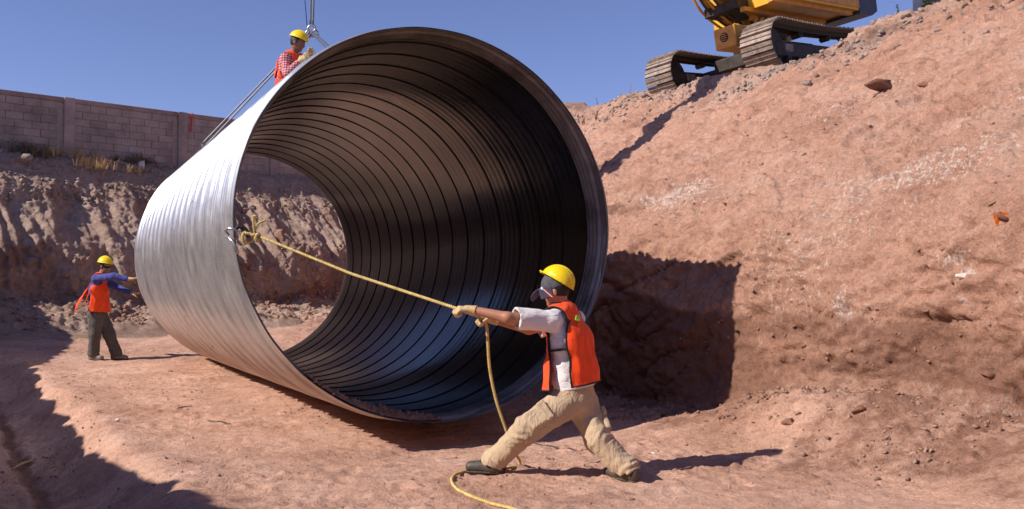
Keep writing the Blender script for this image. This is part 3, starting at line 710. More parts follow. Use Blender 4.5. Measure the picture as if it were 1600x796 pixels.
def seam_mesh(k):
    s = np.linspace(-.013, .013, 7); tg = np.linspace(0, 2 * np.pi, NT + 1); Sg, Tg = np.meshgrid(s, tg, indexing='ij')
    Af = Sg + .5 * (k - 1) + .5 * Tg / (2 * np.pi) + .3
    ok = np.clip(Af, .302, L - .004)
    r = RI + oval(Tg, ok) + .008 - .017 * np.maximum(np.cos(Sg / .0135 * np.pi / 2), 0)**.5 * ((Af > .302) & (Af < L - .004))
    v = np.stack([r * np.cos(Tg), ok, r * np.sin(Tg)], -1).reshape(-1, 3); m = NT + 1
    i, j = np.meshgrid(np.arange(6), np.arange(NT), indexing='ij'); f = np.stack([i * m + j, i * m + j + 1, (i + 1) * m + j + 1, (i + 1) * m + j], -1).reshape(-1, 4)
    w_ = (v[f][:, :, 1].max(1) - v[f][:, :, 1].min(1)) > 1e-4
    return mesh('seam', v, f[w_], True, M_SEAM)
for k in range(0, 18):
    link('lining_band', band_mesh(k), pipe)
    ms = seam_mesh(k)
    if len(ms.polygons): link('seam', ms, pipe)
# small lifting lugs
def pipe_pt(a, ang, r): return V(r * math.cos(ang), a, r * math.sin(ang))
LUGS = [(2.5, math.pi / 2), (7.0, math.pi / 2 + math.radians(32)), (7.0, math.pi / 2 - math.radians(32))]
for a_, g_ in LUGS:
    n_ = V(math.cos(g_), 0, math.sin(g_)); M_ = np.stack([V(0, 1, 0), np.cross(n_, V(0, 1, 0)), n_], 1)
    MB().box(pipe_pt(a_, g_, R0 + .045), (.12, .02, .12), M_, bev=.004).build('lifting_lug', M_SHACK, pipe)
ga_, gt_ = np.meshgrid(np.linspace(.1, L - .1, 260), np.linspace(math.radians(150), math.radians(265), 260), indexing='ij')
PMx = Matrix.Translation(FC) @ pipe.rotation_euler.to_matrix().to_4x4(); PMx = np.array(PMx)
gp_ = np.stack([R0 * np.cos(gt_), ga_, R0 * np.sin(gt_)], -1).reshape(-1, 3); gpx_ = PX(gp_ @ PMx[:3, :3].T + PMx[:3, 3])
for (x0, y0, x1, y1, w0) in [(288, 492, 297, 509, .006), (292, 487, 305, 509, .007), (309, 527, 333, 557, .007), (330, 540, 353, 562, .006), (234, 340, 231, 352, .004), (306, 300, 298, 322, .004)]:
    k0 = np.argmin(((gpx_ - V(x0, y0))**2).sum(1)); k1 = np.argmin(((gpx_ - V(x1, y1))**2).sum(1)); pts = []
    for t in np.linspace(0, 1, 9):
        a_ = ga_.ravel()[k0] * (1 - t) + ga_.ravel()[k1] * t; g_ = gt_.ravel()[k0] * (1 - t) + gt_.ravel()[k1] * t; r_ = float(r_out(np.array(a_), np.array(g_))); pts.append(V(r_ * math.cos(g_), a_, r_ * math.sin(g_)))
    MB().tube(pts, [w0 * (.3 + 2.2 * t * (1 - t) * 1.3) for t in np.linspace(0, 1, 9)], 5).build('scrape', M_DARK, pipe, True)
# dirt caught inside the mouth (rests in the pipe)
dv = []; ds = []
PM = Matrix.Translation(FC) @ pipe.rotation_euler.to_matrix().to_4x4(); PMn = np.array(PM)
def toworld(p): p = np.asarray(p); return p @ PMn[:3, :3].T + PMn[:3, 3]
g = np.linspace(math.radians(228), math.radians(272), 170); aa = np.linspace(.02, .34, 14); Gg, Ag = np.meshgrid(g, aa, indexing='ij')
t_ = (Gg - g[0]) / (g[-1] - g[0]); hh = .055 * np.sin(np.pi * np.clip(t_, 0, 1))**.6 * np.sin(np.pi * np.clip((Ag - .02) / .32, 0, 1))**.7 * (1 + .7 * fbm(Gg * 18, Ag * 8, 2, 3)) * (.55 + .6 * t_)
r = RI - hh + .004; v = np.stack([r * np.cos(Gg), Ag, r * np.sin(Gg)], -1).reshape(-1, 3)
me = mesh('dirt_heap', toworld(v), grid_faces(len(g), len(aa))[:, ::-1], True, M_RUB); stain_attr(me, np.zeros((len(v), 3)))
setp(link('dirt_heap', me), 'loose dirt caught inside the lower lip of the pipe', 'dirt', kind='stuff')
k = RNG.integers(0, len(v), 420); scatter('dirt_clods', 'small clods lying on the dirt inside the pipe lip', toworld(v)[k], psz(420, .005, .03, 2.5), M_RUB)
me = None

# ------------------------------------------------------------------ sling and hoist cable
AP = W(487, 44, 14.6); TIP = V(AP[0] + .02, AP[1], 6.9)
sl = empty('lifting_sling', AP); setp(sl, 'steel cable sling running from the hoist to both ends of the pipe', 'sling')
def cable(a, b, r, name='cable', n=3, sag=0.0, parent=None, off=None):
    a = np.asarray(a); b = np.asarray(b); Ln = np.linalg.norm(b - a); m = max(8, int(Ln / .08)); t = np.linspace(0, 1, m)
    base = a[None] * (1 - t)[:, None] + b[None] * t[:, None]; base[:, 2] -= sag * 4 * t * (1 - t)
    return MB().tube(list(base), r, 6).build(name, M_CABLE, parent, True, off=off)
for (a_, g_), dx in zip(LUGS, (0, 0, 0)):
    p = toworld(pipe_pt(a_, g_, R0 + .08))
    if a_ > 5:
        if g_ < math.pi / 2: continue
    sd_ = nrm(np.cross(p - AP, V(0, 1, 0))); 
    for s in (-1, 1): cable(AP + sd_ * s * .015 + V(0, 0, -.06), p + sd_ * s * .03, .013, parent=sl, off=AP)
for s in (-1, 1): cable(TIP + V(s * .03, 0, 0), AP + V(s * .02, 0, .05), .016, parent=sl, off=AP)
MB().tube([AP + V(.06 * math.cos(q), 0, .05 * math.sin(q) - .01) for q in np.linspace(0, 6.28, 14)], .018, 8).build('ring', M_SHACK, sl, True, off=AP)
for s in (-1, 1):
    MB().tube([AP + V(s * .05 + .05 * math.cos(q), .02, -.09 + .06 * math.sin(q)) for q in np.linspace(0, 6.28, 12)], .013, 7).build('shackle', M_SHACK, sl, True, off=AP)
    e_ = AP + V(-.11 - .07 * (s > 0), 0, -.12 - .08 * (s > 0)); MB().tube([e_, e_ + V(-.09, 0, -.10)], .028, 8).build('ferrule', M_SHACK, sl, True, off=AP)
tg = MB().tube([TIP + V(-.0, 0, -.1), AP + V(-.12, 0, .55), AP + V(-.07, 0, .02)], .008, 6).build('tag_line', simple('blue_cord', (.05, .10, .38), .6), None, True); setp(tg, 'thin blue cord hanging beside the hoist cable', 'cord')

# rim clamp and rope
RA = toworld(V(-1.80, -.02, -.16)); 
hk = empty('rim_shackle', RA); setp(hk, 'metal shackle hooked over the near left rim of the pipe', 'shackle')
rp = lambda *p: [RA + V(*q) for q in p]
MB().tube(rp((-.07, .03, .02), (-.09, .0, .05), (-.05, -.05, .07), (0, -.06, .06), (.05, -.04, .03), (.06, 0, .02)), .010, 8).build('bow', M_SHACK, hk, True, off=RA)
MB().tube(rp((-.09, .02, .0), (-.05, -.03, -.01), (-.01, -.05, -.04), (.015, -.05, -.11), (.03, -.05, -.14)), [.010, .012, .014, .018, .012], 8).build('pin', M_SHACK, hk, True, off=RA)
MB().tube(rp((.0, -.04, .06), (.03, -.03, .085), (.07, -.02, .075), (.10, -.02, .04), (.11, -.02, .0)), .016, 8).build('strap', M_TRIM, hk, True, off=RA)
def rope_mesh(mb, pts, r=.0115, pitch=.055, step=.008):
    pts = np.array(pts, float)
    seg = np.linalg.norm(np.diff(pts, axis=0), axis=1); s = np.concatenate([[0], np.cumsum(seg)]); n = max(4, int(s[-1] / step)); si = np.linspace(0, s[-1], n)
    C = np.stack([np.interp(si, s, pts[:, k]) for k in range(3)], 1)
    for _ in range(int(.05 / step)): C[1:-1] = (C[:-2] + 2 * C[1:-1] + C[2:]) / 4
    T_ = np.gradient(C, axis=0); T_ /= np.linalg.norm(T_, axis=1)[:, None]; prev = nrm(np.cross(T_[0], V(.3, .2, 1))); Aax = []
    for t in T_: prev = nrm(prev - t * (prev @ t)); Aax.append(prev)
    Aax = np.array(Aax); B_ = np.cross(T_, Aax)
    for k in range(3):
        ph = 2 * np.pi * (si / pitch + k / 3); c = C + (r * .62) * (np.cos(ph)[:, None] * Aax + np.sin(ph)[:, None] * B_)
        mb.tube(list(c), r * .50, 5)
def spline(P, n=12):
    P = [np.asarray(p, float) for p in P]; P = [2 * P[0] - P[1]] + P + [2 * P[-1] - P[-2]]; out = []
    for i in range(1, len(P) - 2):
        for k in range(n):
            t = k / n; out.append(.5 * ((2 * P[i]) + (P[i + 1] - P[i - 1]) * t + (2 * P[i - 1] - 5 * P[i] + 4 * P[i + 1] - P[i + 2]) * t * t + (3 * P[i] - P[i - 1] - 3 * P[i + 1] + P[i + 2]) * t**3))
    out.append(P[-2]); return out
HL = W(716, 483, 6.68); HR = W(752, 496, 6.86)          # where the two hands hold the rope
KN = RA + V(.20, -.02, .005)
mb = MB()
rope_mesh(mb, [KN, KN * .5 + HL * .5 + V(0, 0, -.03), HL, (HL + HR) / 2 + V(0, .0, -.004), HR, HR + V(.02, .02, -.03)])
def G(px, py):
    kk = np.argmin(((FPXY - V(px, py))**2).sum(1)); return FLOORP[kk] + V(0, 0, .012)
FPXY = PX(FLOORP)
tail = spline([HR, HR + V(.035, .01, -.05), W(762, 530, 6.9), W(765, 575, 6.92), W(775, 625, 6.95), W(790, 670, 6.98), W(800, 700, 7.0), G(812, 728), G(790, 733), G(760, 733), G(733, 738), G(711, 744), G(706, 756), G(716, 768), G(740, 779), G(768, 788), G(800, 799), G(830, 812)])
rope_mesh(mb, tail)
rope_root = mb.build('rope', M_ROPE, None, True); setp(rope_root, 'twisted yellow rope pulled taut from the pipe rim through gloved hands', 'rope')
# knot
mb = MB()
kc = RA + V(.10, -.03, .01)
kn = [kc + V(-.05, 0, .0), kc + V(0, -.02, .02), kc + V(.05, .01, -.01), kc + V(.02, .03, -.05), kc + V(-.02, -.02, -.06), kc + V(-.03, -.03, .01), kc + V(.0, .02, .03), kc + V(.05, -.02, .0), kc + V(.09, .02, .02), kc + V(.10, -.01, -.05), kc + V(.07, -.03, -.03), kc + V(.09, 0, .02), KN]
rope_mesh(mb, spline(kn), .0125)
rope_mesh(mb, spline([kc + V(.06, 0, 0), kc + V(.055, -.01, .08), kc + V(.045, 0, .15), kc + V(.055, 0, .17), kc + V(.075, 0, .16)]), .010)
rope_mesh(mb, spline([kc + V(.06, .0, .04), kc + V(.09, -.01, .10), kc + V(.15, .0, .125)]), .009)
rope_mesh(mb, spline([kc + V(-.04, 0, .01), kc + V(-.035, -.02, -.04), kc + V(-.02, -.02, -.075)]), .010)
mb.build('knot', M_ROPE, rope_root, True)
# ------------------------------------------------------------------ implicit surfaces for figures
def snet(fn, lo, hi, h):
    lo = np.asarray(lo, float); n = np.ceil((np.asarray(hi) - lo) / h).astype(int) + 1
    ax = [(lo[i] + h * np.arange(n[i])).astype(np.float32) for i in range(3)]
    D = fn(ax[0][:, None, None], ax[1][None, :, None], ax[2][None, None, :]); D = np.broadcast_to(D, tuple(n)).astype(np.float32)
    S = D < 0
    c = np.zeros(tuple(n - 1), np.uint8)
    for i in (0, 1):
        for j in (0, 1):
            for k in (0, 1): c += S[i:n[0] - 1 + i, j:n[1] - 1 + j, k:n[2] - 1 + k]
    act = (c > 0) & (c < 8); I = np.argwhere(act)
    if not len(I): return np.zeros((0, 3)), np.zeros((0, 4), int)
    idx = np.full(act.shape, -1, np.int64); idx[act] = np.arange(len(I))
    acc = np.zeros((len(I), 3)); cnt = np.zeros(len(I))
    cor = [(i, j, k) for i in (0, 1) for j in (0, 1) for k in (0, 1)]
    vals = {q: D[I[:, 0] + q[0], I[:, 1] + q[1], I[:, 2] + q[2]] for q in cor}
    for q in cor:
        for a in range(3):
            if q[a] == 0:
                q2 = list(q); q2[a] = 1; q2 = tuple(q2); v1, v2 = vals[q], vals[q2]; m = (v1 < 0) != (v2 < 0)
                t = np.where(m, v1 / np.where(m, v1 - v2, 1), 0)
                p = np.tile(np.array(q, float), (len(I), 1)); p[:, a] += t
                acc += p * m[:, None]; cnt += m
    Vv = lo + (I + acc / cnt[:, None]) * h
    F = []
    for a in range(3):
        b_, c_ = (a + 1) % 3, (a + 2) % 3
        sl0 = [slice(None)] * 3; sl1 = [slice(None)] * 3; sl0[a] = slice(0, -1); sl1[a] = slice(1, None)
        e = S[tuple(sl0)] != S[tuple(sl1)]; E_ = np.argwhere(e)
        E_ = E_[(E_[:, b_] > 0) & (E_[:, c_] > 0) & (E_[:, b_] < n[b_] - 1) & (E_[:, c_] < n[c_] - 1)]
        if not len(E_): continue
        def at(db, dc):
            q = E_.copy(); q[:, b_] -= db; q[:, c_] -= dc; return idx[q[:, 0], q[:, 1], q[:, 2]]
        Q = np.stack([at(1, 1), at(0, 1), at(0, 0), at(1, 0)], 1); ins = S[E_[:, 0], E_[:, 1], E_[:, 2]]
        Q[~ins] = Q[~ins][:, ::-1]; F.append(Q)
    return Vv, np.concatenate(F)
def cap(X, Y, Z, a, b, ra, rb):
    ba = b - a; L2 = max(ba @ ba, 1e-9); t = np.clip(((X - a[0]) * ba[0] + (Y - a[1]) * ba[1] + (Z - a[2]) * ba[2]) / L2, 0, 1)
    return np.sqrt((X - a[0] - t * ba[0])**2 + (Y - a[1] - t * ba[1])**2 + (Z - a[2] - t * ba[2])**2) - (ra + (rb - ra) * t)
def ecap(X, Y, Z, a, b, side, r0, r1):
    """elliptical tapered capsule; side = direction of the wide axis; r=(wide, deep)"""
    ba = b - a; Ln = np.linalg.norm(ba); u = ba / Ln; s = side - u * (side @ u); s = nrm(s); f = np.cross(u, s)
    dx, dy, dz = X - a[0], Y - a[1], Z - a[2]
    al = dx * u[0] + dy * u[1] + dz * u[2]; t = np.clip(al / Ln, 0, 1); ex = al - t * Ln
    ls = dx * s[0] + dy * s[1] + dz * s[2]; lf = dx * f[0] + dy * f[1] + dz * f[2]
    w = r0[0] + (r1[0] - r0[0]) * t; dp = r0[1] + (r1[1] - r0[1]) * t; m = np.minimum(w, dp)
    k = np.sqrt((ls / w)**2 + (lf / dp)**2 + (ex / m)**2); g = np.sqrt((ls / w**2)**2 + (lf / dp**2)**2 + (ex / m**2)**2) + 1e-6
    return k * (k - 1) / g
def ell(X, Y, Z, c, ax, r):
    q = [((X - c[0]) * ax[i][0] + (Y - c[1]) * ax[i][1] + (Z - c[2]) * ax[i][2]) for i in range(3)]
    k = np.sqrt(sum((q[i] / r[i])**2 for i in range(3))); g = np.sqrt(sum((q[i] / r[i]**2)**2 for i in range(3))) + 1e-6
    return k * (k - 1) / g
def rbox(X, Y, Z, c, ax, h, r):
    q = [np.abs((X - c[0]) * ax[i][0] + (Y - c[1]) * ax[i][1] + (Z - c[2]) * ax[i][2]) - h[i] + r for i in range(3)]
    return np.sqrt(sum(np.maximum(t, 0)**2 for t in q)) + np.minimum(np.maximum(np.maximum(q[0], q[1]), q[2]), 0) - r
def smin(a, b, k): h = np.clip(.5 + .5 * (b - a) / k, 0, 1); return b + (a - b) * h - k * h * (1 - h)
def plane(X, Y, Z, p, n): return (X - p[0]) * n[0] + (Y - p[1]) * n[1] + (Z - p[2]) * n[2]

def hand_sdf(X, Y, Z, w, fw, nm, side, curl, spread=0.0, r=.0105, thumb=1, sc=1.0):
    """w wrist, fw direction of the palm, nm out of the palm, side towards the index finger"""
    kn_ = w + fw * .088 * sc
    d = ecap(X, Y, Z, w + fw * .015, kn_ - fw * .012, side, (.030 * sc, .020 * sc), (.040 * sc, .017 * sc))
    Ls = [(.040, .026, .021), (.044, .029, .022), (.041, .027, .021), (.032, .021, .018)]
    for i in range(4):
        o = (1.5 - i) * .0205 * sc; p = kn_ + side * o - fw * (.004 * abs(i - 1)) * sc; ang = 0; dr = nrm(fw + side * spread * (1.5 - i)); rr = r * sc * (1 if i < 3 else .88)
        for j, ln_ in enumerate(Ls[i]):
            ang += curl[j] * (1 + .06 * i); q = p + (dr * math.cos(ang) + nm * math.sin(ang)) * ln_ * sc
            d = smin(d, cap(X, Y, Z, p, q, rr, rr * .92), .004 if j == 0 else .002); p = q
    tb_ = w + fw * .028 * sc + side * .028 * sc; td = nrm(fw * .6 + side * .62 + nm * .5); p1 = tb_ + td * .04 * sc; td2 = nrm(fw * .75 - side * .05 * thumb + nm * (.65 * thumb)); p2 = p1 + td2 * .032 * sc; p3 = p2 + nrm(td2 - side * .35 * thumb) * .024 * sc
    d = smin(d, cap(X, Y, Z, tb_, p1, .0145 * sc, .0125 * sc), .008); d = smin(d, cap(X, Y, Z, p1, p2, .012 * sc, .011 * sc), .003); d = smin(d, cap(X, Y, Z, p2, p3, .011 * sc, .0095 * sc), .002)
    return d

def person(J, o, label):
    """one worker: continuous skin body at top level, clothing and gear as children"""
    org = np.array(o['origin']); h = o.get('h', .008)
    f = nrm(o['face']); up = nrm(J['nb'] - J['pel']); side = nrm(np.cross(up, f)); f = np.cross(side, up)       # side = person's left
    pel, ch, nb = J['pel'], J['chest'], J['nb']
    hf = nrm(o['hf']); hu = nrm(o['hu'] - hf * (o['hu'] @ hf)); hs = np.cross(hu, hf); hc = J['head']; HA = [hs, hf, hu]
    wid = o.get('w', 1.0)
    def torso(X, Y, Z, e=0.0):
        mid = (pel + ch) / 2
        d = ecap(X, Y, Z, pel, mid, side, (.150 * wid + e, .112 + e), (.138 * wid + e, .105 + e))
        d = smin(d, ecap(X, Y, Z, mid, ch, side, (.138 * wid + e, .105 + e), (.165 * wid + e, .112 + e)), .05)
        d = smin(d, ecap(X, Y, Z, ch, nb - up * .06, side, (.165 * wid + e, .112 + e), (.10 * wid + e, .07 + e)), .04)
        for s in 'LR': d = smin(d, cap(X, Y, Z, nb - up * .045, J['sh' + s], .055 + e, .056 + e), .04)
        return d
    def arm(X, Y, Z, s, e=(0, 0, 0)):
        return smin(cap(X, Y, Z, J['sh' + s], J['el' + s], .053 + e[0], .040 + e[1]), cap(X, Y, Z, J['el' + s], J['wr' + s], .041 + e[1], .027 + e[2]), .02)
    def leg(X, Y, Z, s, e=(0, 0, 0)):
        return smin(cap(X, Y, Z, J['hip' + s], J['kn' + s], .083 + e[0], .055 + e[1]), cap(X, Y, Z, J['kn' + s], J['an' + s], .056 + e[1], .036 + e[2]), .03)
    def body(X, Y, Z):
        d = torso(X, Y, Z)
        for s in 'LR':
            d = smin(d, arm(X, Y, Z, s), .03)
            fw = nrm(J['hd' + s]); d = smin(d, cap(X, Y, Z, J['wr' + s], J['wr' + s] + fw * .06, .024, .022), .02)
            d = smin(d, leg(X, Y, Z, s), .04); d = smin(d, cap(X, Y, Z, J['an' + s], J['an' + s] + nrm(J['toe' + s]) * .12 - V(0, 0, .05), .035, .025), .02)
        d = smin(d, cap(X, Y, Z, nb - up * .04, hc - hu * .06 - hf * .012, .060, .052), .03)
        hd = ell(X, Y, Z, hc + hu * .02, HA, (.076, .098, .105)); jaw = ell(X, Y, Z, hc - hu * .055 + hf * .025, HA, (.056, .070, .062))
        hd = smin(hd, jaw, .03)
        hd = smin(hd, ell(X, Y, Z, hc - hu * .022 + hf * .104, HA, (.013, .018, .024)), .012)            # nose
        hd = smin(hd, ell(X, Y, Z, hc + hu * .012 + hf * .088, HA, (.048, .014, .010)), .012)            # brow
        hd = smin(hd, ell(X, Y, Z, hc - hu * .062 + hf * .088, HA, (.024, .012, .009)), .008)            # lips
        hd = smin(hd, ell(X, Y, Z, hc - hu * .098 + hf * .078, HA, (.022, .018, .016)), .02)             # chin
        for s in (-1, 1):
            hd = np.maximum(hd, -ell(X, Y, Z, hc - hu * .006 + hf * .100 + hs * s * .031, HA, (.018, .014, .011)))
            hd = smin(hd, ell(X, Y, Z, hc - hu * .006 + hf * .084 + hs * s * .031, HA, (.012, .012, .012)), .003)
            hd = smin(hd, ell(X, Y, Z, hc - hu * .02 - hf * .004 + hs * s * .078, HA, (.009, .020, .032)), .006)
        return smin(d, hd, .02)
    allp = np.array([J[k] for k in ('pel', 'chest', 'nb', 'head', 'shL', 'shR', 'elL', 'elR', 'wrL', 'wrR', 'hipL', 'hipR', 'knL', 'knR', 'anL', 'anR')])
    lo, hi = allp.min(0) - .24, allp.max(0) + .24
    v, fc = snet(body, lo, hi, h)
    root = link('person', mesh('person', v - org, fc, True, o['skin']), None, org); setp(root, label, 'person', 'workers handling the pipe')
    def part(name, fn, lo, hi, hh, mat, parent=None):
        v, fc = snet(fn, lo, hi, hh)
        if not len(v): return None
        return link(name, mesh(name, v - org, fc, True, mat), parent or root)
    def bb(keys, m): P_ = np.array([J[k] for k in keys]); return P_.min(0) - m, P_.max(0) + m
    def folds(X, Y, Z, amp, fq, dirv):
        g = X * dirv[0] + Y * dirv[1] + Z * dirv[2]
        return amp * (pn(X * 9 + g * fq, Y * 9 + g * fq, Z * 9) + .6 * pn(X * 16 + 3, Y * 16, Z * 16 + g * fq))
    # shirt
    sleeve = o.get('sleeve', .80)
    hem = pel + up * o.get('hem', -.03)
    def shirt(X, Y, Z):
        d = torso(X, Y, Z, .014)
        d = smin(d, ecap(X, Y, Z, pel - up * .05, pel + up * .1, side, (.165 * wid, .128), (.155 * wid, .125)), .04)
        for s in 'LR':
            S_, E_, W_ = J['sh' + s], J['el' + s], J['wr' + s]
            if sleeve < 1:
                e_ = S_ + (E_ - S_) * sleeve; a_ = cap(X, Y, Z, S_, e_ + (E_ - S_) * .2, .068, .080); n_ = nrm(nrm(E_ - S_) + V(0, 0, -.22)); a_ = np.maximum(a_, plane(X, Y, Z, e_, n_))
                a_ = np.maximum(a_, -np.maximum(cap(X, Y, Z, S_, e_ + (E_ - S_) * .3, .054, .066), -plane(X, Y, Z, e_ - n_ * .05, n_)))
            else:
                a_ = smin(cap(X, Y, Z, S_, E_, .068, .058), cap(X, Y, Z, E_, W_, .058, .042), .02); a_ = np.maximum(a_, plane(X, Y, Z, W_, nrm(W_ - E_)))
            d = smin(d, a_, .035)
        d = d - folds(X, Y, Z, .0075, 6, nrm(side + up)) - .007 * (.4 - np.abs(pn(X * 6 + 8 * Z, Y * 6, Z * 12)))
        d = np.maximum(d, -plane(X, Y, Z, hem, up)); d = np.maximum(d, -cap(X, Y, Z, nb + up * .055, nb + up * .3, .085, .12))
        return d
    l_, h_ = bb(('pel', 'nb', 'shL', 'shR', 'elL', 'elR') + (('wrL', 'wrR') if sleeve >= 1 else ()), .22)
    part('shirt', shirt, l_, h_, h * .95, o['shirt'])
    # trousers
    loose = o.get('loose', (.030, .038, .036))
    wst = pel + up * o.get('waist', .06)
    def trou(X, Y, Z):
        d = ecap(X, Y, Z, pel - up * .06, pel + up * .10, side, (.170 * wid, .135), (.155 * wid, .125))
        for s in 'LR':
            H_, K_, A_ = J['hip' + s], J['kn' + s], J['an' + s]; g = leg(X, Y, Z, s, loose)
            g = smin(g, cap(X, Y, Z, K_ * .25 + A_ * .75, A_ + V(0, 0, .02), .036 + loose[2], .045 + loose[2]), .03)
            dn = nrm(A_ - K_); g = np.maximum(g, plane(X, Y, Z, A_ - V(0, 0, o.get('cuff', .028)), nrm(dn + V(0, 0, -1.2))))
            # folds gathering over the shoe and behind the knee
            t = plane(X, Y, Z, A_, -dn); g = g - .0055 * np.sin(t * 120 + 9 * pn(X * 5, Y * 5, Z * 5)) * np.exp(-(t / .09)**2)
            t2 = plane(X, Y, Z, K_, -dn); g = g - .004 * np.sin(t2 * 80 + 10 * pn(X * 6, Y * 6, Z * 6 + 3)) * np.exp(-(t2 / .10)**2); g = g - .0075 * (.5 - np.abs(pn(X * 5 + 3 * t2, Y * 5, Z * 4 + 9))) - .004 * (.5 - np.abs(pn(X * 11 + 6 * t2, Y * 11, Z * 8 + 2)))
            d = smin(d, g, .045)
        d = d - folds(X, Y, Z, .006, 3, V(.7, 0, .7)) - .003 * pn(X * 24, Y * 24, Z * 11)
        return np.maximum(d, plane(X, Y, Z, wst, up))
    l_, h_ = bb(('pel', 'hipL', 'hipR', 'knL', 'knR', 'anL', 'anR'), .24)
    tr = part('trousers', trou, l_, h_, h * .95, o['trou'])
    if o.get('pockets'):
        for s, sg in (('L', 1), ('R', -1)):
            H_, K_ = J['hip' + s], J['kn' + s]; dn = nrm(K_ - H_); out = o['pockdir'][s]; out = nrm(out - dn * (out @ dn)); tn = np.cross(dn, out)
            c_ = H_ * .38 + K_ * .62 + out * .098
            def pk(X, Y, Z): return rbox(X, Y, Z, c_, [dn, tn, out], (.085, .070, .022), .018) - folds(X, Y, Z, .006, 5, dn)
            p_ = part('pocket', pk, c_ - .14, c_ + .14, .006, o['trou'], tr)
            c2 = c_ - dn * .06 + out * .014
            def fp(X, Y, Z): return rbox(X, Y, Z, c2, [dn, tn, out], (.030, .076, .016), .008) - folds(X, Y, Z, .004, 5, tn)
            part('pocket_flap', fp, c2 - .12, c2 + .12, .006, o['trou'], tr)
    # belt line and waistband
    # shoes
    for s in 'LR':
        A_ = J['an' + s]; t = nrm(J['toe' + s]); sd_ = nrm(np.cross(V(0, 0, 1), t)); g0 = J['gnd' + s]
        hl = V(A_[0], A_[1], g0 + .05) - t * .060; to = V(A_[0], A_[1], g0 + .040) + t * .165 + V(0, 0, t[2] * 0)
        def shoe(X, Y, Z):
            d = ecap(X, Y, Z, hl + V(0, 0, .012), to + V(0, 0, .008), sd_, (.042, .052), (.047, .040)); d = smin(d, cap(X, Y, Z, V(A_[0], A_[1], g0 + .06), A_, .048, .046), .03)
            return np.maximum(d, -plane(X, Y, Z, V(0, 0, g0 + .018), V(0, 0, 1)))
        def sole(X, Y, Z):
            d = ecap(X, Y, Z, hl, to, sd_, (.046, .048), (.051, .048)); return np.maximum(np.maximum(d, Z - (g0 + .022) + 0 * X + 0 * Y), (g0 - .004) - Z)
        sh_ = part('shoe', shoe, np.minimum(hl, to) - .1, np.maximum(A_, np.maximum(hl, to)) + .1, .006, o['shoe'])
        if sh_: part('sole', sole, np.minimum(hl, to) - V(.1, .1, .09), np.maximum(hl, to) + V(.1, .1, .03), .006, M_SHOE, sh_)
    # gloves
    for s in 'LR':
        w_ = J['wr' + s]; fw = nrm(J['hd' + s]); nm = o['palm'][s]; nm = nrm(nm - fw * (nm @ fw)); sdv = nrm(o['index'][s] - fw * (o['index'][s] @ fw) - nm * (o['index'][s] @ nm)); cu = o['curl'][s]
        def gl(X, Y, Z):
            d = hand_sdf(X, Y, Z, w_, fw, nm, sdv, cu, .05, .0108, 1, o.get('handsc', 1.05))
            ar = nrm(J['wr' + s] - J['el' + s]); d = smin(d, cap(X, Y, Z, w_ - ar * .035, w_ + fw * .03, .036, .028), .015)
            return np.maximum(d, -plane(X, Y, Z, w_ - ar * .035, ar))
        hh = .0042 if h < .01 else .0065
        part('glove', gl, np.minimum(w_, w_ + fw * .2) - .13, np.maximum(w_, w_ + fw * .2) + .13, hh, o['glove'])
    # vest: open-sided tabard over the torso
    ve = o.get('vest', (.020, .045)); qf, qb = o.get('vgap', (.045, -.03)); vh = hem + up * o.get('vhem', 0.0)
    def vest_base(X, Y, Z):
        t = np.clip(plane(X, Y, Z, ch, -up) / .35, 0, 1); q = plane(X, Y, Z, ch, f)
        e = ve[0] + (ve[1] - ve[0]) * t
        d0 = torso(X, Y, Z, .024)
        fl_ = np.where(q < 0, o.get('flare', (.03, .02))[1], o.get('flare', (.03, .02))[0]) * t
        d = d0 - fl_ - .009 * (pn(X * 10, Y * 10, Z * 5) + .6 * pn(X * 20, Y * 20, Z * 8)) - .012 * (.4 - np.abs(pn(X * 5 + Z * 3, Y * 5, Z * 3.5 + 4)))
        return np.abs(d) - .0065
    def vest_cut(X, Y, Z):
        q = plane(X, Y, Z, ch, f); zz = plane(X, Y, Z, ch, up)
        g0_ = np.maximum(q - qf, qb - q)                      # <0 inside the open side
        ls = np.abs(plane(X, Y, Z, ch, side))
        g0_ = np.where(g0_ < 0, g0_, g0_)
        arm_ = np.maximum(g0_, zz - o.get('armtop', .13)); arm_ = np.maximum(arm_, .085 * wid - ls)
        a1 = np.minimum(cap(X, Y, Z, J['shL'], J['elL'], .108, .10), cap(X, Y, Z, J['shR'], J['elR'], .108, .10))
        c_ = np.maximum(-smin(arm_, a1, .03), plane(X, Y, Z, vh, -up))
        c_ = np.maximum(c_, -cap(X, Y, Z, nb + up * .03 + f * .03, nb + up * .2, .078, .078)); 
        c_ = np.maximum(c_, -cap(X, Y, Z, nb + up * .01 + f * .1, nb - up * .08 + f * .12, .05, .02))
        return c_
    l_, h_ = bb(('pel', 'nb', 'shL', 'shR'), .20)
    vs_ = part('vest', lambda X, Y, Z: np.maximum(vest_base(X, Y, Z), vest_cut(X, Y, Z)), l_, h_, h * .62, M_VEST)
    if o.get('trim', True):
        part('binding', lambda X, Y, Z: np.maximum(vest_base(X, Y, Z) - .0035, np.abs(vest_cut(X, Y, Z)) - .0055), l_, h_, h * .55, M_TRIM, vs_)
        z0 = ch - up * o.get('strapz', .13)
        for sg_ in (1, -1):
            part('side_strap', lambda X, Y, Z: np.maximum(np.maximum(np.maximum(np.abs(torso(X, Y, Z, .026)) - .005, np.abs(plane(X, Y, Z, z0, up)) - .009), np.maximum(plane(X, Y, Z, ch, f) - qf, qb - plane(X, Y, Z, ch, f))), -sg_ * plane(X, Y, Z, ch, side)), l_, h_, .006, M_TRIM, vs_)
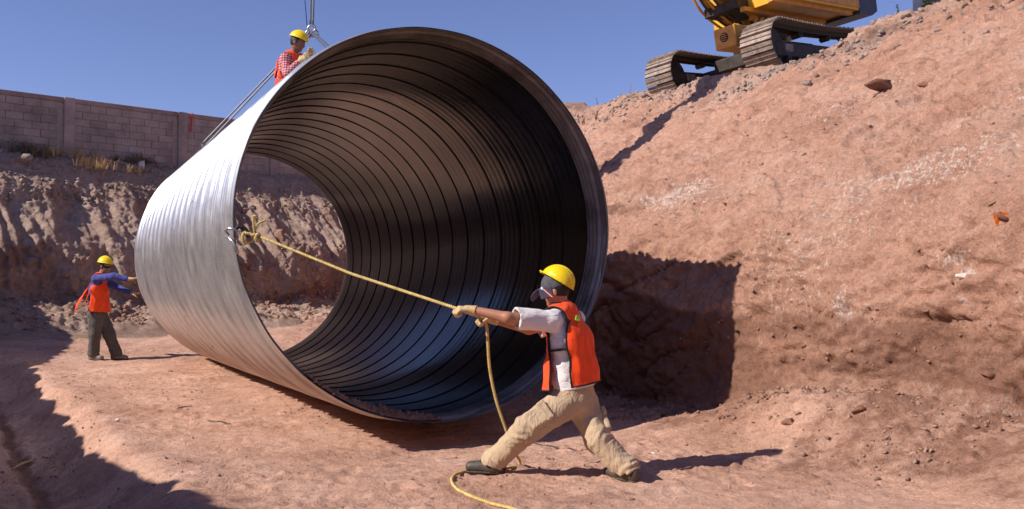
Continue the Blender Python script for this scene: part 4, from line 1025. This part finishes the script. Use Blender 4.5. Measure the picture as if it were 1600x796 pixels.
    # helmet
    ku = nrm(o.get('helu', hu)); kf = nrm(hf - ku * (hf @ ku)); ks = np.cross(ku, kf); KA = [ks, kf, ku]; kc_ = hc + hu * .045 + ku * .012 - hf * .004 + o.get('helo', V(0, 0, 0))
    def helm(X, Y, Z):
        z = plane(X, Y, Z, kc_, ku); d = ell(X, Y, Z, kc_, KA, (.108, .130, .112)); d = np.maximum(d, -z); inn = ell(X, Y, Z, kc_ - ku * .006, KA, (.103, .125, .106))
        rd = np.abs(plane(X, Y, Z, kc_, ks)); rib = np.maximum(ell(X, Y, Z, kc_ + ku * .005, KA, (.108, .132, .114)), rd - .012); d = smin(d, np.maximum(rib, -z), .006)
        for o_ in (-.042, .042): d = smin(d, np.maximum(np.maximum(ell(X, Y, Z, kc_ + ku * .002, KA, (.109, .131, .1135)), np.abs(plane(X, Y, Z, kc_, ks) - o_) - .004), -z), .004)
        d = np.maximum(d, -inn)
        br = np.maximum(ell(X, Y, Z, kc_ + kf * .010, KA, (.118, .148, .05)), np.abs(z - .002) - .0045); pk_ = np.maximum(ell(X, Y, Z, kc_ + kf * .055, KA, (.080, .100, .05)), np.abs(z + .002 + .10 * np.maximum(0, plane(X, Y, Z, kc_, kf) - .1)) - .0045)
        br = np.maximum(np.minimum(br, pk_), -ell(X, Y, Z, kc_, KA, (.100, .122, .2)))
        return smin(d, br, .005)
    part('helmet', helm, kc_ - .2, kc_ + .2, .0045, M_HELM)
    # hair
    def hair(X, Y, Z):
        d = ell(X, Y, Z, hc + hu * .02 - hf * .006, HA, (.083, .101, .108)); d = np.maximum(d, plane(X, Y, Z, hc + hf * .03, nrm(hf * 1.0 - hu * .35))); d = np.maximum(d, plane(X, Y, Z, hc - hu * .075, -hu)); return d - .003 * pn(X * 60, Y * 60, Z * 60)
    part('hair', hair, hc - .15, hc + .15, .006, M_HAIR)
    if o.get('glasses'):
        part('sunglasses', lambda X, Y, Z: np.maximum(np.abs(ell(X, Y, Z, hc + hu * .0, HA, (.084, .108, .11))) - .004, np.maximum(np.abs(plane(X, Y, Z, hc - hu * .006, hu)) - .016, -plane(X, Y, Z, hc + hf * .02, hf))), hc - .16, hc + .16, .005, M_GLASS)
    return root, dict(f=f, up=up, side=side, hc=hc, hf=hf, hu=hu, hs=hs, part=part, HA=HA, torso=torso, ch=ch, nb=nb)

# --- front worker
fz = 0.0
gL = gz(*W(765, 745, 6.92)[:2]); gR = gz(*W(980, 752, 6.72)[:2])
J = dict(pel=W(898, 612, 6.88), chest=W(890, 532, 6.88), nb=W(877, 481, 6.9), head=W(869, 452, 6.9),
         shL=W(862, 502, 6.75), shR=W(897, 500, 7.04), elL=W(793, 497, 6.62), elR=W(826, 514, 6.98), wrL=W(737, 484, 6.68), wrR=W(771, 500, 6.90),
         hipL=W(876, 634, 6.80), hipR=W(911, 634, 6.94), knL=W(822, 672, 6.74), knR=W(934, 686, 6.80), anL=W(770, 724, 6.90), anR=W(980, 737, 6.73))
J['hdL'] = V(-.85, -.10, .05); J['hdR'] = V(-.9, -.15, .1)
J['toeL'] = V(-1, .25, 0); J['toeR'] = V(-.65, .75, 0); J['gndL'] = gL; J['gndR'] = gR
J['anL'][2] = max(J['anL'][2], gL + .08); J['anR'][2] = max(J['anR'][2], gR + .08)
rd = nrm(HR - HL)
opt = dict(origin=V(J['pel'][0], J['pel'][1], min(gL, gR)), face=V(-.80, .60, 0), hf=V(-.90, .30, -.22), hu=V(-.12, 0, 1), helu=V(.58, .0, 1.0), helo=V(.012, 0, .004), skin=M_SKIN, shirt=M_SHIRT, trou=M_TROU, shoe=M_SHOE, glove=M_GLOVE,
           palm=dict(L=V(0, .35, -1), R=V(0, -.4, -1)), index=dict(L=V(.2, 1, .3), R=V(.1, -1, .2)), curl=dict(L=(.75, 1.35, 1.1), R=(.8, 1.4, 1.1)),
           pockets=True, pockdir=dict(L=V(-.35, -1, .3), R=V(1, .1, .2)), hem=.025, waist=.085, vhem=.025, flare=(.085, .045), cuff=.008, vgap=(.062, -.085), strapz=.05, armtop=.14, h=.0078)
p1, q1 = person(J, opt, 'man in khaki trousers, white shirt and orange vest leaning back hauling the rope')
hc, hf, hu, hs, HA = q1['hc'], q1['hf'], q1['hu'], q1['hs'], q1['HA']; part = q1['part']
# cap worn under the helmet, visor to the front
cu_ = nrm(hu + hf * -.1)
part('cap', lambda X, Y, Z: np.maximum(np.maximum(ell(X, Y, Z, hc + hu * .025, HA, (.088, .107, .108)), -ell(X, Y, Z, hc + hu * .02, HA, (.078, .100, .100))), -plane(X, Y, Z, hc + hu * .005 , nrm(hu + hf * .15))), hc - .16, hc + .17, .005, simple('grey_cap_cloth', (.075, .075, .085), .85, var=.4, vs=30))
vd = nrm(hf * 1 - hu * .62); vn = nrm(np.cross(hs, vd)); vc = hc + hf * .105 + hu * .012 + vd * .035
part('visor', lambda X, Y, Z: np.maximum(np.maximum(np.sqrt((plane(X, Y, Z, vc, hs) / .082)**2 + (plane(X, Y, Z, vc, vd) / .075)**2) - 1, 0) * .08 + 0, 0) + np.maximum(np.sqrt((plane(X, Y, Z, vc, hs) / .082)**2 + (plane(X, Y, Z, vc, vd) / .075)**2 + 1e-9) * .078 - .078, np.abs(plane(X, Y, Z, vc, vn) + 3.2 * plane(X, Y, Z, vc, hs)**2) - .0055), vc - .13, vc + .13, .0042, M_CAP)
part('earpiece', lambda X, Y, Z: rbox(X, Y, Z, hc + hs * .083 + hf * .055 - hu * .01, [hf, hu, hs], (.050, .042, .008), .006), hc - .16, hc + .16, .0042, M_CAP)
part('earpiece_stripe', lambda X, Y, Z: rbox(X, Y, Z, hc + hs * .0885 + hf * .045 - hu * .014, [nrm(hf * .75 + hu), nrm(hf - hu * .75), hs], (.046, .003, .006), .002), hc - .16, hc + .16, .003, M_WHT)
part('earpiece_stripe', lambda X, Y, Z: rbox(X, Y, Z, hc + hs * .0885 + hf * .034 - hu * .020, [nrm(hf * .75 + hu), nrm(hf - hu * .75), hs], (.046, .005, .006), .003), hc - .16, hc + .16, .003, M_RED)
part('logo_patch', lambda X, Y, Z: ell(X, Y, Z, hc + hs * .089 + hf * .078 + hu * .026, [hf, hu, hs], (.010, .012, .005)), hc - .16, hc + .16, .003, M_WHT)
tp = W(903, 498, 6.80)
torso1 = q1['torso']
part('tag', lambda X, Y, Z: np.maximum(rbox(X, Y, Z, tp, [V(.94, 0, -.34), V(0, 1, 0), V(.34, 0, .94)], (.019, .3, .019), .003), np.abs(torso1(X, Y, Z, .040)) - .006) + 0 * Y * 0 + np.where(Y > 6.95, 1, 0), tp - V(.05, .25, .05), tp + V(.05, .2, .05), .004, M_GREENTAG)

# --- worker in blue pushing the far end
YB = 15.95; gb = gz(*W(165, 560, YB)[:2])
def WB(px, py, dy=0.0): return W(px, py, YB + dy)
fx = dict(pel=WB(152, 488), chest=WB(154, 452), nb=WB(158, 430), head=WB(164, 416, -.02), shR=WB(150, 436, -.17), shL=WB(158, 434, .17), elR=WB(177, 432, -.25), elL=WB(180, 448, .1), wrR=WB(200, 436, -.22), wrL=WB(206, 459, -.1),
          hipR=WB(149, 494, -.09), hipL=WB(157, 494, .09), knR=WB(148, 524, -.12), knL=WB(171, 523, .08), anR=WB(146, 550, -.05), anL=WB(182, 550, .10))
fx['hdR'] = V(1, .05, .0); fx['hdL'] = V(1, 0, .05); fx['toeR'] = V(1, -.35, 0); fx['toeL'] = V(1, -.1, 0); fx['gndR'] = gz(*fx['anR'][:2]); fx['gndL'] = gz(*fx['anL'][:2])
for s in 'LR': fx['an' + s][2] = fx['gnd' + s] + .10
person(fx, dict(origin=V(fx['pel'][0], fx['pel'][1], gb), face=V(1, -.15, 0), hf=V(1, -.35, -.15), hu=V(0, 0, 1), skin=M_SKIN, shirt=M_BLUE, trou=M_DKTR, shoe=M_BOOT, glove=M_GLOVE, palm=dict(R=V(.3, 0, -1), L=V(.3, 0, -1)), index=dict(R=V(0, 1, .3), L=V(0, -1, .3)),
       curl=dict(R=(-.3, .3, .2), L=(-.3, .3, .2)), sleeve=2, hem=.0, waist=.04, vhem=.015, vgap=(-.02, -.105), flare=(.06, .24), trim=False, h=.014, glasses=True, w=1.05, loose=(.035, .04, .045), armtop=.12, handsc=1.2), 'man in blue shirt and orange vest pushing the far end of the pipe')

# --- worker kneeling on top of the pipe
YT = 12.85
def WT(px, py, dy=0.0): return W(px, py, YT + dy)
uT, aT = toUA(*WT(455, 130)[:2]); ztop = FC[2] - .009 * aT + R0 + .01
kx = dict(pel=WT(449, 127), chest=WT(453, 104), nb=WT(459, 84), head=WT(465, 67, -.02), shR=WT(446, 93, -.16), shL=WT(468, 91, .16), elR=WT(449, 116, -.24), elL=WT(476, 113, .1), wrR=WT(467, 97, -.20), wrL=WT(478, 98, .0))
kx['pel'][2] = max(kx['pel'][2], ztop + .32)
for s, dy in (('R', -.10), ('L', .10)):
    kx['hip' + s] = kx['pel'] + V(.03, dy, -.06); kk = V(kx['pel'][0] + .36, kx['pel'][1] + dy * 1.3, ztop + .08); kx['kn' + s] = kk; kx['an' + s] = V(kk[0] - .42, kk[1], ztop + .07); kx['gnd' + s] = ztop - .01; kx['toe' + s] = V(-1, 0, 0)
kx['hdR'] = V(.8, .1, .6); kx['hdL'] = V(.5, -.1, .9)
M_SKD = simple('dark_skin', (.19, .085, .055), .5)
person(kx, dict(origin=V(kx['pel'][0], kx['pel'][1], ztop), face=V(1, -.5, 0), hf=V(1, -.2, -.35), hu=V(.1, 0, 1), skin=M_SKD, shirt=M_PLAID, trou=M_RED, shoe=M_BOOT, glove=M_GLOVE, palm=dict(R=V(.3, .9, 0), L=V(.3, -1, 0)), index=dict(R=V(-.5, 0, 1), L=V(-.5, 0, 1)),
       curl=dict(R=(.3, .4, .3), L=(.2, .3, .3)), sleeve=2, hem=-.02, waist=.0, vhem=.015, vgap=(.0, -.05), flare=(.03, .03), trim=False, h=.012, w=1.05, loose=(.03, .03, .03), handsc=1.25), 'man in red plaid shirt, orange vest and yellow helmet kneeling on top of the pipe')

# ------------------------------------------------------------------ excavator
HD = math.atan2(-.67, -.74); TLT = math.radians(6)
EC = V(5.95, 22.08, 6.00)
ex = empty('excavator', EC, HD); ex.rotation_euler = (math.radians(5), TLT, HD); ERM = np.array(ex.rotation_euler.to_matrix()); setp(ex, 'yellow crawler excavator standing on the crest of the right bank', 'excavator')
def toL(p):        # world -> excavator local
    return (np.asarray(p, float) - EC) @ ERM
TL, TR, GG, TW = 4.5, .50, 2.62, .76
shoe_m = MB().box((0, 0, .012), (.185, TW, .024), bev=.004).box((.075, 0, .036), (.020, TW, .034)).box((-.02, 0, .032), (.016, TW, .022))
for yy in (-.12, .12): shoe_m.cyl((-.05, yy, .024), (-.05, yy, .036), .014, 6).cyl((.035, yy, .024), (.035, yy, .036), .014, 6)
shoe_me = mesh('track_shoe', np.concatenate(shoe_m.v), shoe_m.f, False, M_STEEL)
link_m = MB().box((0, .10, -.05), (.19, .045, .09)).box((0, -.10, -.05), (.19, .045, .09)); link_me = mesh('track_link', np.concatenate(link_m.v), link_m.f, False, M_DARK)
half = TL / 2 - TR
per = 4 * half + 2 * math.pi * TR; ns = int(per / .196)
for sg in (1, -1):
    yc = sg * GG / 2
    for k in range(ns):
        s = per * k / ns
        if s < 2 * half: x, z, a = -half + s, TR * 2, 0
        elif s < 2 * half + math.pi * TR: q_ = (s - 2 * half) / TR; x, z, a = half + TR * math.sin(q_), TR + TR * math.cos(q_), q_
        elif s < 4 * half + math.pi * TR: x, z, a = half - (s - 2 * half - math.pi * TR), 0, math.pi
        else: q_ = (s - 4 * half - math.pi * TR) / TR; x, z, a = -half - TR * math.sin(q_), TR - TR * math.cos(q_), math.pi + q_
        sag = -.05 * (1 - (x / half)**2) if (s < 2 * half) else 0
        o = link('track_shoe', shoe_me, ex, (x, yc, z + sag), (0, a, 0)); o2 = link('track_link', link_me, ex, (x, yc, z + sag), (0, a, 0))
    def wheel(name, x, z, r, w_, mat, teeth=0):
        m_ = MB().cyl((x, yc - w_ / 2, z), (x, yc + w_ / 2, z), r, 28)
        m_.cyl((x, yc - w_ / 2 - .03, z), (x, yc + w_ / 2 + .03, z), r * .45, 20)
        for k in range(teeth): q_ = 2 * math.pi * k / teeth; m_.box((x + (r + .03) * math.cos(q_), yc, z + (r + .03) * math.sin(q_)), (.07, w_ * .5, .07))
        m_.build(name, mat, ex)
    wheel('idler', half, TR, TR - .10, .16, M_DARK); wheel('sprocket', -half, TR, TR - .13, .16, M_DARK, 18)
    for k in range(7): wheel('track_roller', -half + .45 + k * (2 * half - .9) / 6, .19, .10, .34, M_DARK)
    for k in (-.6, .6): wheel('carrier_roller', k, .82, .07, .2, M_DARK)
    MB().box((0, yc, .44), (2 * half - .1, .26, .34), bev=.03).box((0, yc - sg * .28, .50), (1.3, .4, .22)).build('track_frame', M_DARK, ex)
    MB().box((half - .55, yc, .47), (.34, .3, .2), bev=.03).build('track_guard', M_STEEL, ex)
MB().box((-.1, 0, .66), (1.4, 1.9, .34), bev=.05).cyl((0, 0, .78), (0, 0, 1.15), .62, 32).build('carbody', M_DARK, ex)
# box slung in front of the car body with a round grille
bc = toL(W(1141, 60, 20.6)); Mz = np.eye(3)
MB().box((bc[0] - .35, bc[1], bc[2]), (1.1, .55, .46), bev=.015).build('front_box', M_YEL2, ex)
gf = toL(W(1132, 59, 20.3))
fx0 = bc[0] - .35 + .55 + .004
g_ = MB().cyl((fx0 - .03, bc[1] - .02, bc[2] + .01), (fx0 + .003, bc[1] - .02, bc[2] + .01), .105, 24); g_.build('round_vent', M_DARK, ex)
for k in range(4): MB().box((fx0 + .008, bc[1] - .02, bc[2] - .055 + .043 * k), (.012, .17 - .03 * abs(k - 1.5), .014)).build('vent_slat', M_YEL2, ex)
# upper structure
DZ = 1.62
house = [(-2.3, DZ + .0), (1.35, DZ + .0), (1.45, DZ + .12), (1.45, DZ + 1.0), (.2, DZ + 1.15), (-2.3, DZ + 1.15)]
MB().prism([(min(x, .95), z) for x, z in house], .45, 1.38).build('left_body', M_YEL, ex); MB().prism([(min(x, -.3), z) for x, z in house], -1.38, -.45).build('right_body', M_YEL, ex)
MB().box((-.4, 0, DZ + .12), (3.6, .9, .22), bev=.02).build('turntable_deck', M_DARK, ex)
MB().box((-.45, 1.392, DZ + .16), (3.7, .03, .20)).box((-.45, .5, DZ - .03), (3.5, .12, .10)).box((-.45, 1.2, DZ - .03), (3.5, .12, .10)).build('side_sill', M_YEL2, ex)
for k in range(3): MB().box((-1.5 + k * 1.0, 1.41, DZ + .62), (.92, .02, .62), bev=.008).build('side_panel', M_YEL, ex)
cwp = [(-2.3, DZ - .08), (-2.31, DZ + 1.2), (-3.05, DZ + 1.2), (-3.25, DZ + .9), (-3.2, DZ + .05), (-2.9, DZ - .08)]
MB().prism(cwp[::-1], -1.4, 1.4).build('counterweight', M_CW, ex)
cab = MB().box((.25, .92, DZ + 1.85), (1.35, .95, 1.4), bev=.06).build('cab', M_YEL, ex)
MB().box((.25, 1.405, DZ + 2.0), (1.0, .02, .85)).box((.935, .92, DZ + 1.95), (.02, .75, 1.0)).build('cab_window', M_WINDOW, cab)
# boom, stick and cylinders, reaching out over the pipe
tipL = toL(TIP); d2 = nrm(V(tipL[0], tipL[1], 0)); lat = V(-d2[1], d2[0], 0)
def arm_plate(name, pts, widths, wy, mat):
    """box-section arm along pts (in the boom's plane)"""
    vs = []; 
    for i, (p, w_) in enumerate(zip(pts, widths)):
        t = nrm(np.asarray(pts[min(i + 1, len(pts) - 1)]) - np.asarray(pts[max(i - 1, 0)])); nn = np.cross(lat, t)
        for (a_, b_) in ((-1, -1), (1, -1), (1, 1), (-1, 1)): vs.append(np.asarray(p) + lat * wy / 2 * a_ + nn * w_ / 2 * b_)
    f = [(0, 1, 2, 3)]; n = len(pts)
    for i in range(n - 1):
        for k in range(4): k2 = (k + 1) % 4; f.append((4 * i + k, 4 * i + 4 + k, 4 * i + 4 + k2, 4 * i + k2))
    f.append(tuple(4 * (n - 1) + k for k in (3, 2, 1, 0)))
    return MB().add(vs, f).build(name, mat, ex)
foot = d2 * -.05 + V(0, 0, DZ + .12); elb = toL(V(.05, 18.2, 9.3)); 
dx_ = lambda p, t, h_: p * (1 - t) + elb * t + V(0, 0, h_)
boom_pts = [foot, dx_(foot, .25, .45), dx_(foot, .5, .75), dx_(foot, .75, .55), elb]
arm_plate('boom', boom_pts, [.45, .66, .78, .66, .50], .55, M_YEL)
stick_end = tipL + V(0, 0, .35); back_ = elb + nrm(elb - stick_end) * .6
arm_plate('stick', [back_, elb, elb * .5 + stick_end * .5, stick_end], [.30, .60, .56, .40], .50, M_YEL)
for s in (-1, 1):
    a_ = d2 * .6 + V(0, 0, DZ - .05) + lat * s * .34; b_ = dx_(foot, .42, .35) + lat * s * .34
    MB().cyl(a_, a_ * .45 + b_ * .55, .085, 16).build('boom_cylinder', M_YEL, ex, True); MB().cyl(a_ * .45 + b_ * .55, b_, .045, 14).build('cylinder_rod', M_SHACK, ex, True)
    MB().box(a_, (.28, .10, .28), bev=.03).build('cylinder_bracket', M_YEL2, ex)
MB().cyl(dx_(foot, .5, 1.2), dx_(foot, .8, 1.1), .085, 16).cyl(dx_(foot, .8, 1.1), back_, .045, 12).build('stick_cylinder', M_YEL, ex, True)
MB().cyl(stick_end - lat * .25, stick_end + lat * .25, .09, 16).box(stick_end + V(0, 0, -.25), (.16, .16, .42), bev=.03).build('hook_block', M_DARK, ex)
# hoses drooping from boom foot, and yellow steps
for i in range(4):
    s = (-.30 + .13 * i); p0 = dx_(foot, .30, .1) + lat * s; p3 = d2 * .35 + lat * s * 1.1 + V(0, 0, DZ - .05)
    MB().tube(spline([p0, (p0 + p3) / 2 + d2 * (.30 - .05 * i) + V(0, 0, -.30), p3 + d2 * (.18 - .04 * i) + V(0, 0, -.25), p3], 8), .030, 8).build('hydraulic_hose', M_HOSE if i % 2 else M_YEL2, ex, True)
for i in range(3): MB().tube([toL(W(1184 + 9 * i, 38, 21.2)) + V(.09 * math.cos(q_) , 0, .13 * math.sin(q_)) for q_ in np.linspace(-1.4, 1.6, 9)], .035, 8).build('swivel_pipe', M_YEL2, ex, True)
for i in range(6):
    c_ = dx_(foot, .02 + .045 * i, -.24 + .07 * i); MB().box(c_, (.035, .40, .05)).build('boom_rib', M_YEL2, ex)

# second machine part beyond the crest: cab corner with dark window
ob = W(1465, 0, 24.5); cb = empty('machine_cab', ob); setp(cb, 'dark windowed cab corner of a second machine behind the crest', 'cab')
MB().box((0, 0, 0), (.95, .9, 1.0), bev=.04).build('cab_shell', M_CW, cb)
MB().box((-.05, -.465, .0), (.7, .02, .7)).build('window', M_WINDOW, cb)
MB().box((.44, -.47, .0), (.10, .04, 1.0)).build('door_post', M_YEL2, cb)
MB().box((0, .2, -.85), (.9, .8, .75)).build('cab_base', M_DARK, cb)

# ------------------------------------------------------------------ odd bits
p, n = on_bank(1560, 343)
so = empty('orange_scrap', p); setp(so, 'bright orange plastic scrap stuck in the right bank near the frame edge', 'scrap')
f_ = nrm(V(-.9, -.5, .3)); r_ = nrm(np.cross(f_, V(0, 0, 1)))
MB().add([V(-.06, -.02, .04), V(.06, -.05, .04), V(.075, -.02, -.04), V(.0, -.05, -.065), V(-.05, -.04, -.045), V(.0, -.02, .055), V(.01, .07, 0)], [(0, 5, 6), (5, 1, 6), (1, 2, 6), (2, 3, 6), (3, 4, 6), (4, 0, 6), (0, 4, 3, 2, 1, 5)]).build('scrap_sheet', M_ORSCR, so)
MB().tube([V(-.07, -.06, .045), V(0, -.075, .0), V(.055, -.07, -.03)], [.012, .02, .014], 8).build('scrap_flap', M_STONE, so, True)
p = on_bank(1153, 513)[0]; tuft(p, 26, .05, .03, M_WEED, 'yellow_tuft', 'tiny yellow-green tuft on the bank beside the pipe shadow', 'tuft')
cp = G(3, 523) - V(0, 0, .02); co = empty('traffic_cone', cp); setp(co, 'small red cone on the shaded floor at the left frame edge', 'cone')
MB().tube([V(0, 0, .02), V(0, 0, .30)], [.085, .02], 16).build('cone_body', M_CONE, co, True); MB().box((0, 0, .012), (.22, .22, .024)).build('cone_base', M_CONE, co)
# stick lying on the ditch side
a_, b_ = G(18, 735), G(48, 722); st_ = MB().tube([a_, (a_ + b_) / 2 + V(0, 0, .01), b_], [.012, .014, .008], 6).build('stick', M_DRY, None, True); setp(st_, 'short stick lying in the shaded ditch at lower left', 'stick')
for (x0, y0, x1, y1, lb) in [(325, 660, 362, 665, 'thin twig on the open floor below the pipe'), (275, 640, 300, 636, 'short curved twig on the open floor left of the pipe shadow')]:
    a_, b_ = G(x0, y0), G(x1, y1); st_ = MB().tube([a_, (a_ + b_) / 2 + V(0, .02, .006), b_], [.004, .006, .003], 6).build('twig', M_DARK, None, True); setp(st_, lb, 'twig', 'twigs on the pit floor')
print('TRIS', sum(sum(len(p.vertices) - 2 for p in []) for _ in [0]), len(bpy.data.objects))
